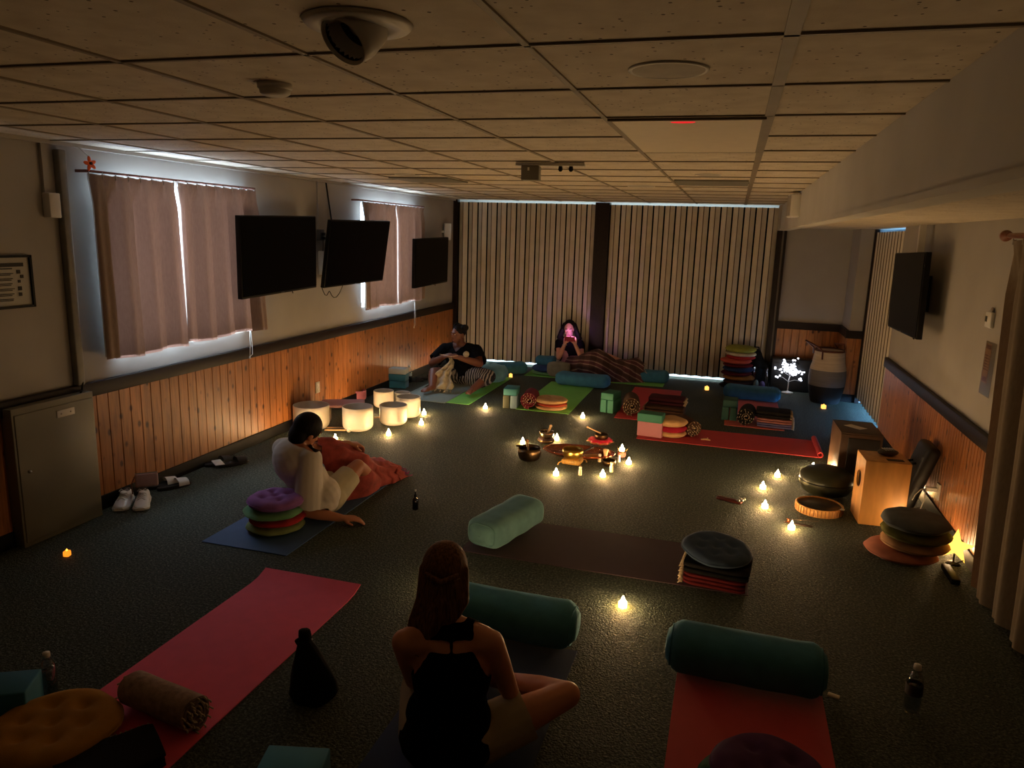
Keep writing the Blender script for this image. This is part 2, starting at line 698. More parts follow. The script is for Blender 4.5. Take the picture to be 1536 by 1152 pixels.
bb.box(((XBUMP - .024 + 1.62) / 2, YBUMP - .012, .05), (1.62 - XBUMP + .024, .024, .1))
struct(bb.build('baseboard_back', M_BASE))
slab('trim_post_bay', (1.635, YBUMP - .03, 1.08), (.05, .06, 2.16), M_DARKWOOD)

# folding partition in the right wall, daylight behind it
YD0 = 8.28
folding('door_3', lambda u, d, z: (1.655 + d, u, z), YD0, YBUMP - .06, .075, 2.12, .15)
slab('floor_beyond_right', (2.5, 9.15, .004), (1.56, 2.1, .012), mat('pale_lino', (188, 196, 200), .5, var=.05))
slab('wall_beyond_side', (3.3, 9.15, 1.1), (.1, 2.4, 2.4), M_WALL)
slab('wall_beyond_near', (2.5, 8.1, 1.1), (1.6, .1, 2.4), M_WALL)
slab('wall_beyond_far', (2.5, 10.25, 1.1), (1.6, .1, 2.4), M_WALL)
slab('ceiling_beyond_right', (2.5, 9.15, 2.3), (1.7, 2.3, .1), M_WALL)
ld = bpy.data.lights.new('daylight_right', 'AREA')
ld.shape = 'RECTANGLE'
ld.size, ld.size_y = .5, 1.6
ld.energy = 150
ld.color = (.22, .52, 1.0)
lo = bpy.data.objects.new('daylight_right', ld)
C.objects.link(lo)
lo.location = (2.5, 9.15, .28)
lo.rotation_euler = (0, PI / 2, 0)
lo.visible_camera = True

slab('wall_right', (XR + .09, (YN + YD0) / 2, 1.1), (.18, YD0 - YN, 2.2), M_WALL)
struct(panelling(YN, YD0, .09, .77, lambda u, d, z: (XR - .008 - d, u, z), 'Y', .06).build('wall_right_panelling', M_PINER))
slab('trim_3', (XR - .018, (YN + YD0) / 2, .802), (.036, YD0 - YN, .096), M_DARKWOOD, .006)
slab('baseboard_right', (XR - .013, (YN + YD0) / 2, .05), (.026, YD0 - YN, .1), M_BASE, .004)
slab('wall_near', ((XL + XR) / 2, YN - .05, 1.25), (XR - XL + .4, .1, 2.6), M_WALL)

world = bpy.data.worlds.new('world')
scene.world = world
world.use_nodes = True
world.node_tree.nodes['Background'].inputs['Color'].default_value = (.55, .7, 1, 1)
world.node_tree.nodes['Background'].inputs['Strength'].default_value = .02
# ------------------------------------------------------------------ tealights
M_WAX = glow('lit_frosted_cup', (255, 196, 100), 150)
M_WAX_LOW = glow('dim_lit_frosted_cup', (255, 196, 100), 60)
G_FLAME = glow('flame_bulb', (255, 212, 164), 680)
G_FLAME_LOW = glow('dim_flame_bulb', (255, 212, 164), 280)
G_CUP = glow('lit_cup', (255, 176, 84), 2.2)
G_CUBE = glow('lit_cube', (255, 138, 34), 1.5)


def tealight(label, p, power=1.0, group='flameless tealights with yellow flames'):
    t = thing('tealight', label, 'tealight', (p[0], p[1], p[2]), rnd.uniform(0, 6), group)
    t.scale = (1.2, 1.2, 1.2)
    MB().lathe([(.0005, 0), (.019, 0), (.0195, .004), (.0185, .022), (.016, .024), (.010, .021), (.0005, .021)], n=18).build('cup', M_WAX if power >= 1 else M_WAX_LOW, t)
    MB().lathe([(.0005, .021), (.0065, .0235), (.009, .030), (.0072, .039), (.0035, .047), (.0005, .053)], n=12).build('flame', G_FLAME if power >= 1 else G_FLAME_LOW, t)
    return t


TEA = [
    (728, 613, 'lit tealight on the carpet in front of the green mat of the seated knitter'),
    (636, 622, 'lit tealight just right of the rear crystal bowls, farther of the pair'),
    (632, 637, 'lit tealight just right of the front crystal bowls, nearer of the pair'),
    (583, 653, 'lit tealight in front of the small white crystal bowl nearest the camera on the right'),
    (503, 661, 'lit tealight between the reaching man and the large white bowl'),
    (874, 627, 'lit tealight alone on the carpet beyond the red bowl cushion'),
    (784, 666, 'lit tealight left of the bowl ring behind the dark bowl'),
    (835, 660, 'lit tealight right behind the small footed metal bowl'),
    (933, 673, 'lit tealight held in the metal burner right of the red cushion'),
    (943, 696, 'lit tealight at the right end of the bowl ring'),
    (904, 715, 'lit tealight in front of the bowl ring beside the white bottle'),
    (834, 713, 'lit tealight in front of the brass bowl, left of it'),
    (1166, 715, 'farthest of the four lit tealights left of the wooden drum'),
    (1144, 733, 'second farthest lit tealight left of the wooden drum'),
    (1147, 762, 'lit tealight beside the wooden bell strap'),
    (1187, 794, 'lit tealight before the incense holder, nearest the frame drum'),
    (934, 910, 'lone lit tealight between the purple mat and the front bolsters'),
    (1219, 704, 'lit tealight behind the round drum at the end of the red mat'),
]
for px, py, lb in TEA:
    q = FL(px, py)
    if py == 673:
        tealight(lb, (-.835, 6.55, .0565))
        continue
    tealight(lb, (q.x, q.y, .002), 1.0, 'flameless tealights on the carpet')
tealight('lit tealight on the carpet hidden in front of the woman in black', (-1.43, 3.62, .002), .6, 'flameless tealights on the carpet')
tealight('lit tealight on the floor beside the dark brown box seat', (.89, 6.74, .002), 1.0, 'flameless tealights on the carpet')
for px, py, lb in ((101, 834, 'orange glowing cube candle on the carpet near the metal cabinet'),
                   (766, 566, 'small glowing cube candle on the carpet left of the back bolsters'),
                   (1060, 585, 'small glowing cube candle between red mat and cushion tower'),
                   (1235, 613, 'small glowing cube candle in front of the striped basket')):
    q = FL(px, py)
    t = thing('cube_candle', lb, 'candle', (q.x, q.y, .0), .3)
    s_ = .034 if py == 834 else .048
    MB().box((0, 0, s_ / 2), (s_, s_, s_), bev=.006, seg=3).build('body', G_CUBE if py == 834 else G_CUP, t)
    MB().lathe([(.0005, s_), (.006, s_ + .001), (.0045, s_ + .008), (.0005, s_ + .014)], n=10).build('flame', glow('ember_tip', (255, 170, 60), 4), t)

tealight('lit tealight on the floor behind the seated knitter by the left wall', (-3.62, 9.75, .002), 1.0, 'flameless tealights on the carpet')
# ------------------------------------------------------------------ curtains, screens, fittings
M_ROD = mat('painted_rod', (120, 70, 58), .5)
M_CORD = mat('pull_cord', (190, 188, 180), .6, var=0)
M_BROWN = mat('turned_brown_wood', (110, 58, 30), .4, var=.2, vs=20)


def curtain(name, label, y0, y1, zt, zb, x, m, pitch=.105, amp=.042, lean0=0.0, lean1=0.0, seed=0, side=1, thick=.004, group=None, zbw=.0):
    """pinch-pleated cloth hung along y at x; side=+1 faces +x"""
    r_ = random.Random(seed)
    nP = max(3, round((y1 - y0) / pitch))
    nu = nP * 10
    ph = [r_.uniform(-.5, .5) for _ in range(nP + 2)]
    nz = 26
    rows = []
    for i in range(nz + 1):
        t = i / nz
        row = []
        for k in range(nu + 1):
            u = k / nu
            c_ = u * nP
            q = int(min(c_, nP - 1))
            # folds: tight pinches at the top, loose wide waves at the hem
            pinch = -abs(math.cos(PI * c_)) ** 6
            wave = math.sin(2 * PI * c_ * .5 + ph[q // 2] * .0) * .9 + .45 * math.sin(2 * PI * c_ + 1.2)
            wgt = min(1, t / .16)
            d = amp * ((1 - wgt) * (.5 + pinch * .8) + wgt * wave * (.8 + .5 * t))
            d += .012 * t * noise.noise(Vector((u * 6, t * 2.0, seed)))
            y = y0 + (y1 - y0) * u + (lean0 * (1 - u) + lean1 * u) * t
            hem = zb + .012 * math.sin(u * 9 + seed) + .01 * wave + zbw * u
            z = zt + (hem - zt) * t - (.008 * abs(math.sin(PI * c_)) * (1 - wgt))
            row.append((x + side * d, y, z))
        rows.append(row)
    back = [[(p[0] - side * thick, p[1], p[2]) for p in r] for r in rows]
    t_ = thing(name, label, 'curtain', (x, (y0 + y1) / 2, zb), 0, group)
    o = (x, (y0 + y1) / 2, zb)
    loc = lambda g_: [[(p[0] - o[0], p[1] - o[1], p[2] - o[2]) for p in r] for r in g_]
    a = MB().grid(loc(rows)).build('cloth', m, t_)
    if m is M_CURT:
        MB().grid(loc([[(p[0] - .012, p[1], p[2] + .02 * (i_ > 20)) for p in r] for i_, r in enumerate(rows)])).build('bounce_lining', M_BOUNCE_LINING, t_)  # white sheet added behind the cloth to bounce window light below the hem
    hk = MB()
    for k in range(nP + 1):
        yy = y0 + (y1 - y0) * k / nP
        hk.tube([(-.004, yy - o[1], zt - o[2] - .03), (-.004, yy - o[1], zt - o[2] + .012)], .003, 6)
    hk.build('hook_row', M_STEEL, t_)['kind'] = 'stuff'
    return t_


def rod(label, y0, y1, z, x, xw, m=M_ROD, knob=False, r=.008):
    t_ = thing('curtain_rod', label, 'curtain rod', (x, (y0 + y1) / 2, z))
    h = (y1 - y0) / 2
    MB().cyl((0, -h, 0), (0, h, 0), r, n=10).build('pole', m, t_)
    for s in (-1, 1):
        MB().box(((xw - x) / 2, s * (h - .02), 0), (abs(xw - x), .018, .018)).build('bracket', m, t_)
    if knob:
        MB().lathe([(.001, -.01), (.02, 0), (.012, .02), (.03, .045), (.034, .065), (.026, .088), (.001, .1)], M=Matrix.Translation((0, h, 0)) @ align((0, 1, 0)), n=16).build('finial', M_BROWN, t_)
    return t_


rodA = rod('thin brown curtain rod over the large left window', 3.90, 5.66, 2.285, -4.0, XL)
rodB = rod('thin brown curtain rod over the far left window', 7.52, 9.33, 2.285, -4.0, XL)
curtain('curtain', 'left mauve-grey pleated curtain half of the near left window', 3.92, 4.68, 2.272, 1.05, -3.99, M_CURT, seed=1, lean1=.03, lean0=.0, group=None)
curA = curtain('curtain', 'right mauve-grey pleated curtain half of the near left window, behind the first screen', 4.72, 5.66, 2.272, 1.07, -3.99, M_CURT, seed=2, lean1=.07, lean0=-.02)
curtain('curtain', 'left beige curtain half of the far left window, behind the tilted screen', 7.62, 8.45, 2.272, 1.07, -3.99, M_CURT, seed=3)
curB = curtain('curtain', 'right beige curtain half of the far left window', 8.47, 9.3, 2.272, 1.07, -3.99, M_CURT, seed=4)

# orange leaf ornament hung at the rod end
t = thing('leaf_ornament', 'orange fabric leaf ornament at the near end of the left curtain rod', 'ornament', (-3.995, 3.925, 2.30))
M_ORANGE = mat('orange_felt', (226, 92, 30), .7)
m = MB()
for a in range(5):
    an = .4 + a * PI * .42
    m.ell((.012, .024 * math.cos(an), .03 + .022 * math.sin(an)), (.006, .026, .013), Matrix.Rotation(an, 4, 'X'))
m.build('petals', M_ORANGE, t)
MB().ell((.02, 0, .032), (.008, .012, .010)).build('knot', mat('dark_felt', (60, 24, 14), .8), t)
MB().tube([(.0, 0, .03), (0, -.002, .08), (-.06, -.01, .13)], .0025, 6).build('hanger', M_CORD, t)


def cordpull(rod_, y, z0, z1, x=-3.97):
    t_ = MB().tube([(0, 0, z1 - z0), (0, 0, z1 - z0 + .1)], .003, 6).build('pull_cord', M_CORD, rod_, loc=Vector((x, y, z0)) - rod_.location)
    L_ = z1 - z0
    MB().tube([(0, .0, 0), (.004, .006, L_ * .4), (0, .012, L_)], .003, 6).tube([(0, .0, 0), (.006, .03, .02), (.003, .035, L_ * .5), (0, .02, L_)], .003, 6).build('cord', M_CORD, t_)
    MB().lathe([(.001, -.02), (.008, -.016), (.005, .004), (.001, .006)], n=10).build('tassel', M_WHITEP, t_)


cordpull(curA, 5.50, .845, 1.10, -4.0)
cordpull(curB, 9.02, .72, 1.11, -4.0)


def television(label, W, Hh, loc, rot, wall_x, cable=False, off=0.0):
    t_ = thing('television', label, 'television', loc, rot=rot)
    MB().box((0, .022, 0), (W, .045, Hh), bev=.006).build('housing', M_BLACK, t_)
    MB().box((0, -.002, .004), (W - .022, .006, Hh - .03)).build('screen', M_SCREEN, t_)
    MB().box((0, -.004, -Hh / 2 + .009), (.05, .004, .006)).build('badge', mat('dim_badge', (60, 60, 62), .4), t_)
    gap = abs(loc[0] - wall_x) - .05
    MB().box((off, .06, 0), (.3, .03, .3), bev=.004).box((off, .045 + gap / 2, 0), (.07, gap, .07)).box((off, .045 + gap - .012, 0), (.2, .02, .3)).build('wall_mount', M_BLACK, t_)
    if cable:
        p = []
        for k in range(15):
            q = k / 14
            p.append((-W * .48 + q * .42 + .03 * math.sin(q * 9), .05, -Hh * .48 - .12 * math.sin(PI * q) - .05 * math.sin(q * 11)))
        MB().tube(p, .004, 6).build('cable', M_BLACK, t_)
    else:
        MB().tube([(W * .2, .05, -Hh * .49), (W * .21, .05, -Hh * .49 - .03), (W * .22, .055, -Hh * .49 - .035)], .004, 6).build('cable', M_BLACK, t_)
    return t_


television('large flat black wall screen overlapping the near left curtain', 1.20, .684, (-3.885, 5.857, 1.725), (.025, -.024, 1.592), XL)
television('black wall screen tilted downward, middle of the left wall', 1.19, .678, (-3.83, 7.2, 1.724), (.159, -.017, 1.52), XL, True)
television('small black wall screen in the far left corner', 1.10, .627, (-3.875, 9.33, 1.571), (.023, -.023, 1.556), XL, False, .3)
tr_ = television('black screen on the right wall, seen nearly edge on', 1.19, .678, (1.42, 7.03, 1.581), (.018, -.022, -1.581), XR)
MB().box((-.1, .1, .45), (.05, .05, .25)).build('mount_pole', M_WHITEP, tr_)

# power boxes, cables and speakers of the left wall
t = thing('power_box', 'pale socket box with raceway on the wall left of the conduit', 'power box', (XL + .03, 3.69, 2.06))
MB().box((0, 0, 0), (.06, .08, .15), bev=.006).build('box', M_WHITEP, t)
MB().box((-.018, -.02, .225), (.022, .028, .31)).build('raceway', M_WALL, t)
t = thing('conduit', 'tall grey conduit running down the left wall to the rail', 'conduit', (XL + .025, 3.78, .91))
MB().box((0, 0, .745), (.05, .055, 1.49), bev=.008).build('channel', mat('grey_channel', (120, 118, 112), .6), t)
t = thing('power_outlet', 'dark wall outlet with plugs between the first two screens', 'outlet', (XL + .02, 6.84, 1.90))
MB().box((0, 0, 0), (.04, .09, .11), bev=.004).build('plate', mat('grey_plate', (70, 70, 70), .5), t)
MB().box((.03, .0, .01), (.04, .03, .03)).box((.03, .0, -.03), (.04, .03, .03)).build('plug', M_BLACK, t)
MB().tube([(.03, 0, -.03), (.04, -.02, -.12), (.02, .0, -.19)], .004, 6).build('lead', M_BLACK, t)
MB().box((-.01, -.02, .3), (.018, .02, .5)).build('raceway', M_WALL, t)
tag(MB().box((XL + .03, 6.86, 1.62), (.06, .1, .24), bev=.012).build('wall_speaker', M_WHITEP), 'slim white box below the outlet between the first two screens', 'speaker')
tag(MB().tube([(XL + .012, 6.98, 2.44), (XL + .012, 7.03, 2.25), (XL + .015, 7.1, 1.95), (XL + .02, 7.12, 1.75)], .007, 6).build('power_cable', M_BLACK), 'black cable dropping from the ceiling behind the tilted screen', 'cable')
t = thing('wall_speaker', 'small white speaker in the far left corner above the last screen', 'speaker', (XL + .07, 10.25, 1.97), .5)
MB().box((0, 0, 0), (.1, .11, .24), bev=.012).build('cabinet', M_WHITEP, t)
MB().box((-.06, 0, 0), (.05, .03, .03)).build('bracket', M_WHITEP, t)
t = thing('wall_outlet', 'white duplex outlet in the left pine panelling', 'outlet', (XL + .02, 6.72, .33))
MB().box((0, 0, 0), (.012, .075, .118), bev=.003).build('plate', M_WHITEP, t)
for s in (-1, 1):
    MB().box((.007, 0, s * .025), (.006, .034, .028), bev=.002).build('socket', M_WHITE, t)

# framed notice on the left wall
t = thing('framed_notice', 'black framed notice sheet on the left wall above the cabinet', 'picture frame', (XL + .012, 3.36, 1.605))
fr = MB()
for s in (-1, 1):
    fr.box((0, s * .155, 0), (.024, .014, .312)).box((0, 0, s * .149), (.024, .324, .014))
fr.build('frame', M_BLACK, t)
MB().box((-.004, 0, 0), (.004, .3, .29)).build('sheet', mat('notice_paper', (170, 168, 160), .6, var=.02), t)
inkm = mat('printed_ink', (40, 38, 36), .7, var=0)
ink = MB().box((.0, .01, .1), (.003, .2, .022)).box((.0, -.01, .078), (.003, .09, .006))
for k in range(6):
    z = .05 - k * .03
    ink.box((0, -.02, z), (.003, .12 - .012 * (k % 3), .004)).box((0, -.025, z - .009), (.003, .09 + .01 * (k % 2), .004))
    ink.box((0, -.1, z - .004), (.003, .012, .012))
for z, s in ((.058, .022), (.03, .02), (.002, .016), (-.04, .024), (-.075, .02)):
    ink.box((0, .075 + (.02 if z == .03 else 0), z), (.003, s, s))
ink.build('printed_text', inkm, t)
tag(MB().lathe([(.001, 0), (.03, 0), (.032, .09), (.028, .1), (.001, .1)], c=(XL + .031, 3.2, 1.3), n=16).build('dispenser', mat('brown_plastic', (60, 36, 26), .4)), 'brown round dispenser below the framed notice at the picture edge', 'dispenser')

# shallow metal cabinet
t = thing('metal_cabinet', 'grey metal wall cabinet standing below the framed notice', 'cabinet', (-4.045, 3.515, 0))
MB().box((0, 0, .435), (.095, .59, .87), bev=.004).build('body', M_METAL, t)
MB().box((.0485, 0, .43), (.012, .56, .80), bev=.003).build('door', M_METAL, t)
pl = MB().box((.056, .07, .775), (.006, .13, .045), bev=.002).build('name_plate', M_WHITEP, t)
MB().lathe([(.001, .0), (.006, 0), (.006, .003), (.001, .004)], M=Matrix.Translation((.059, .035, .775)) @ align((1, 0, 0)), n=10).lathe([(.001, .0), (.006, 0), (.006, .003), (.001, .004)], M=Matrix.Translation((.059, .105, .775)) @ align((1, 0, 0)), n=10).build('rivet', M_STEEL, pl)
MB().lathe([(.001, .0), (.01, 0), (.009, .012), (.001, .013)], M=Matrix.Translation((.055, -.22, .47)) @ align((1, 0, 0)), n=14).build('lock', M_STEEL, t)
tag(MB().tube([(-4.03, 3.76, .885), (-4.05, 3.79, .93), (-4.06, 3.78, 1.0)], .006, 6).tube([(-4.03, 3.76, .878), (-4.0, 3.72, .878)], .006, 6).build('cable_end', M_BLACK), 'short black cable end on the cabinet top against the rail', 'cable')

# ------------------------------------------------------------------ ceiling fittings
t = thing('ceiling_light', 'large pale square light diffuser panel in the ceiling', 'ceiling light', (GX0 + GU / 2, GY0 + GV * 3, H - .012))
MB().box((0, 0, .004), (GU - .05, GV * 2 - .05, .012)).build('diffuser', mat('cream_diffuser', (226, 214, 190), .45, var=.03), t)
fr = MB()
for s in (-1, 1):
    fr.box((s * (GU / 2 - .018), 0, .003), (.014, GV * 2 - .02, .012)).box((0, s * (GV - .018), .003), (GU - .02, .014, .012))
fr.build('frame', M_GRID, t)
MB().ell((-.01, -GV + .06, -.003), (.05, .014, .004)).build('red_glow_spot', glow('red_spot_glow', (255, 50, 50), .8), t)  # glowing spot added for the red reflection on the diffuser
t = thing('ceiling_light', 'grey unlit square light panel at the far end of the ceiling', 'ceiling light', (GX0 + GU / 2, GY0 + GV * 7.5 + .29, H - .010))
MB().box((0, 0, .004), (GU - .05, GV * 1 - .04, .012)).build('diffuser', mat('grey_louvre', (120, 118, 108), .5, var=.05), t)
t = thing('ceiling_light', 'darker light panel at the far left of the ceiling', 'ceiling light', (-2.80, 6.65, H - .012))
MB().box((0, 0, .004), (GU - .06, GV - .05, .012)).build('diffuser', mat('grey_louvre', (120, 118, 108), .5, var=.05), t)

t = thing('eyeball_downlight', 'white swivel eyeball downlight in the nearest ceiling tile', 'ceiling light', (-.89, 1.68, H))
MB().lathe([(.001, .02), (.05, .02), (.056, -.012), (.1, -.010), (.108, -.002), (.1, .0)], n=32).build('trim_ring', M_WHITEP, t)
t.scale = (1.2, 1.2, 1.2)
Mx = Matrix.Translation((0, 0, -.008)) @ align((-.26, -.68, -.69))
eb = MB().lathe([(.001, -.03), (.055, -.02), (.057, .02), (.05, .052), (.047, .053), (.044, .046), (.04, 0), (.001, -.002)], M=Mx, n=28).build('eyeball', M_WHITEP, t)
MB().lathe([(.001, .004), (.043, .004), (.0435, .046)], M=Mx, n=24).build('baffle', M_BLACK, eb)
MB().ell((0, 0, 0), (.022, .022, .012), Mx).build('bulb', mat('bulb_glass', (150, 146, 136), .2), eb)

t = thing('smoke_detector', 'round white smoke detector on the left of the ceiling', 'smoke detector', (-1.545, 2.32, H))
MB().lathe([(.001, 0), (.058, 0), (.058, -.016), (.052, -.02)], n=28).build('base', M_WHITEP, t)
MB().lathe([(.052, -.018), (.05, -.032), (.036, -.04), (.001, -.041)], n=28).build('cover', M_WHITEP, t)
MB().lathe([(.0505, -.022), (.0505, -.028)], n=28).build('vent_slot', M_BLACK, t)
for (px, py, r, lb) in ((1003, 104, .115, 'large round white ceiling speaker in front of the light panel'),
                        (1063, 262, .1, 'round ceiling speaker beyond the light panel'),
                        (962, 279, .13, 'round ceiling speaker left of the grey far panel'),
                        (612, 262, .12, 'round ceiling speaker at the far left of the ceiling')):
    q = on_plane(px, py, 2, H)
    t = thing('ceiling_speaker', lb, 'speaker', (q.x, q.y, H))
    MB().lathe([(r, 0), (r, -.004), (r - .008, -.007), (r - .012, -.004)], n=36).build('rim', M_WHITEP, t)
    MB().lathe([(r - .01, -.004), (r * .5, -.008), (.001, -.009)], n=36).build('grille', mat('pale_grille', (165, 158, 146), .7), t)
q = on_plane(815, 243, 2, H)
t = thing('emergency_light', 'white emergency light bar with box under the middle ceiling', 'emergency light', (q.x + .02, q.y, H), .1)
MB().box((.03, 0, -.018), (.46, .09, .02), bev=.004).build('mounting_bar', M_WHITEP, t)
MB().box((-.1, 0, -.075), (.12, .1, .095), bev=.006).build('battery_box', mat('grey_case', (120, 118, 108), .5), t)
MB().box((-.11, -.052, -.05), (.012, .006, .02)).build('lamp_lens', mat('pale_lens', (235, 235, 225), .3), t)
for x in (.1, .17):
    MB().lathe([(.001, -.028), (.012, -.028), (.016, -.05), (.008, -.062), (.001, -.063)], c=(x, -.02, 0), n=12).build('lamp_head', M_BLACK, t)

# beam speaker, right wall things
t = thing('wall_speaker', 'white speaker box fixed high on the ceiling beam', 'speaker', (BX0 - .05, 7.72, 2.315), .12)
MB().box((0, 0, 0), (.09, .2, .22), bev=.012).build('cabinet', M_WHITE, t)
MB().box((-.046, 0, 0), (.004, .17, .19)).build('grille', mat('pale_grille', (165, 158, 146), .7), t)
MB().box((.045, 0, .0), (.03, .06, .06)).build('bracket', M_WHITEP, t)
q = on_plane(1488, 480, 0, XR)
t = thing('thermostat', 'white thermostat on the right wall above the small notice', 'thermostat', (XR - .012, q.y, q.z))
MB().box((0, 0, 0), (.026, .11, .1), bev=.008).build('case', M_WHITE, t)
MB().box((-.014, .026, .004), (.004, .035, .035)).build('display', mat('lcd_dark', (60, 62, 56), .3), t)
MB().lathe([(.001, 0), (.012, 0), (.012, .02), (.006, .03), (.001, .031)], c=(0, -.02, .05), n=12).build('key_knob', M_STEEL, t)
q = on_plane(1481, 545, 0, XR)
t = thing('wall_notice', 'small printed card in a plastic sleeve under the thermostat', 'notice', (XR - .004, q.y, q.z))
MB().box((0, .0, 0), (.003, .1, .25)).build('card', mat('buff_card', (196, 150, 110), .6, var=.08), t)
ik = MB().box((-.002, 0, .105), (.002, .085, .025)).box((-.002, 0, -.1), (.002, .07, .03))
for k in range(6):
    ik.box((-.002, .02, .05 - k * .018), (.002, .045, .008)).box((-.002, -.026, .05 - k * .018), (.002, .03, .004))
ik.build('printed_text', mat('brown_ink', (96, 40, 26), .7), t)
MB().box((-.003, -.045, -.03), (.002, .2, .34)).build('sleeve', clear('clear_sleeve', (235, 232, 226), .12, .2), t)

rod('thick brown wooden rod with ball finial on the right wall', 2.9, 4.98, 2.05, 1.51, XR, M_BROWN, True, .016)
curtain('drape', 'floor-length grey drape at the right edge of the picture', 3.1, 4.93, 2.03, .03, 1.52, M_DRAPE, pitch=.15, amp=.04, seed=9, side=-1, lean1=-.28)
# ------------------------------------------------------------------ soft props


def fabric(name, rgb, sheen=.0, bump=.25, bs=260, var=.12, vs=14):
    return mat(name, rgb, .9, var=var, vs=vs, bump=bump, bs=bs, sheen=sheen, spec=.2)


M_TEAL = fabric('teal_velour', (70, 130, 148), .8)
M_TEALDK = fabric('deep_teal_velour', (62, 116, 136), .6)
M_BLUEB = fabric('blue_cotton', (58, 112, 146), .4)
M_NAVY = fabric('navy_cotton', (44, 66, 112), .3)
M_SEAFOAM = fabric('pale_teal_velour', (112, 158, 160), .8)
M_MATBLUE = mat('blue_mat_rubber', (52, 84, 128), .75, var=.05, bump=.15, bs=400)
M_MATNAVY = mat('navy_mat_rubber', (26, 50, 92), .75, var=.05, bump=.15, bs=400)
M_MATGREY = mat('grey_green_mat_rubber', (120, 132, 122), .75, var=.05, bump=.15, bs=400)
M_MATGREEN = mat('green_mat_rubber', (116, 190, 84), .75, var=.05, bump=.15, bs=400)
M_MATRED = mat('red_mat_rubber', (186, 50, 56), .7, var=.05, bump=.15, bs=400)
M_MATPINK = mat('pink_mat_rubber', (236, 84, 112), .7, var=.04, bump=.12, bs=400)
M_MATCORAL = mat('coral_mat_rubber', (198, 96, 86), .75, var=.05, bump=.15, bs=400)
M_MATPLUM = mat('plum_mat_rubber', (58, 34, 44), .75, var=.06, bump=.15, bs=400)
M_FRINGE = mat('cream_fringe', (190, 170, 140), .9, var=.2, vs=60)
M_FOAMBLUE = mat('blue_foam', (42, 110, 140), .7, var=.04, bump=.1, bs=500)
M_FOAMTEAL = mat('teal_foam', (56, 124, 128), .7, var=.04, bump=.1, bs=500)
M_FOAMGREEN = mat('green_foam', (46, 112, 92), .7, var=.04, bump=.1, bs=500)
M_FOAMDARK = mat('dark_green_foam', (28, 74, 66), .7, var=.04, bump=.1, bs=500)
M_FOAMMAUVE = mat('mauve_foam', (172, 112, 120), .7, var=.04, bump=.1, bs=500)
M_FOAMGREY = mat('grey_blue_foam', (108, 134, 150), .7, var=.04, bump=.1, bs=500)
M_FOAMPALE = mat('pale_grey_foam', (172, 178, 174), .7, var=.04, bump=.1, bs=500)
M_FOAMOLIVE = mat('olive_foam', (74, 78, 58), .7, var=.04, bump=.1, bs=500)


def yoga_mat(label, cx, cy, lx, ly, m, z=0.0, roll=None, rz=0, lip=None, group=None):
    """flat exercise mat; roll='x+' ends in a small roll, lip='y+' in a gently raised edge"""
    t_ = thing('yoga_mat', label, 'yoga mat', (cx, cy, z), rz, group)
    h = .0045
    nx, ny = 12, 24
    r_ = random.Random(int(cx * 100) + 7)
    top, bot = [], []
    for i in range(ny + 1):
        v = i / ny
        rt, rb = [], []
        for k in range(nx + 1):
            u = k / nx
            x, y = (u - .5) * lx, (v - .5) * ly
            zz = .0015 * noise.noise(Vector((x * 4 + cx, y * 4, cy))) + .0015
            if lip == 'y+' and v > .93:
                zz += .03 * ((v - .93) / .07) ** 1.6
            rt.append((x, y, h + zz))
            rb.append((x, y, zz if zz > .0 else 0))
        top.append(rt)
        bot.append(rb)
    a = MB().grid(top).grid(bot)
    edge = lambda p, q: a.grid([p, q], smooth=False)
    edge(top[0], bot[0]), edge(top[-1], bot[-1])
    edge([r[0] for r in top], [r[0] for r in bot]), edge([r[-1] for r in top], [r[-1] for r in bot])
    a.build('sheet', m, t_)
    if roll:
        prof_o, prof_i = [], []
        for k in range(46):
            q = k / 45
            an = -PI / 2 + q * 2 * PI * 1.7
            rr = .030 - .012 * q
            prof_o.append((math.cos(an) * rr, .031 + math.sin(an) * rr))
            prof_i.append((math.cos(an) * (rr - .004), .031 + math.sin(an) * (rr - .004)))
        b_ = MB()
        for pr in (prof_o, prof_i):
            b_.grid([[(lx / 2 - .005 + x, s * ly / 2, z_) for x, z_ in pr] for s in (-1, 1)])
        for s in (-1, 1):
            b_.grid([[(lx / 2 - .005 + x, s * ly / 2, z_) for x, z_ in prof_o], [(lx / 2 - .005 + x, s * ly / 2, z_) for x, z_ in prof_i]], smooth=False)
        b_.build('rolled_end', m, t_)
    return t_


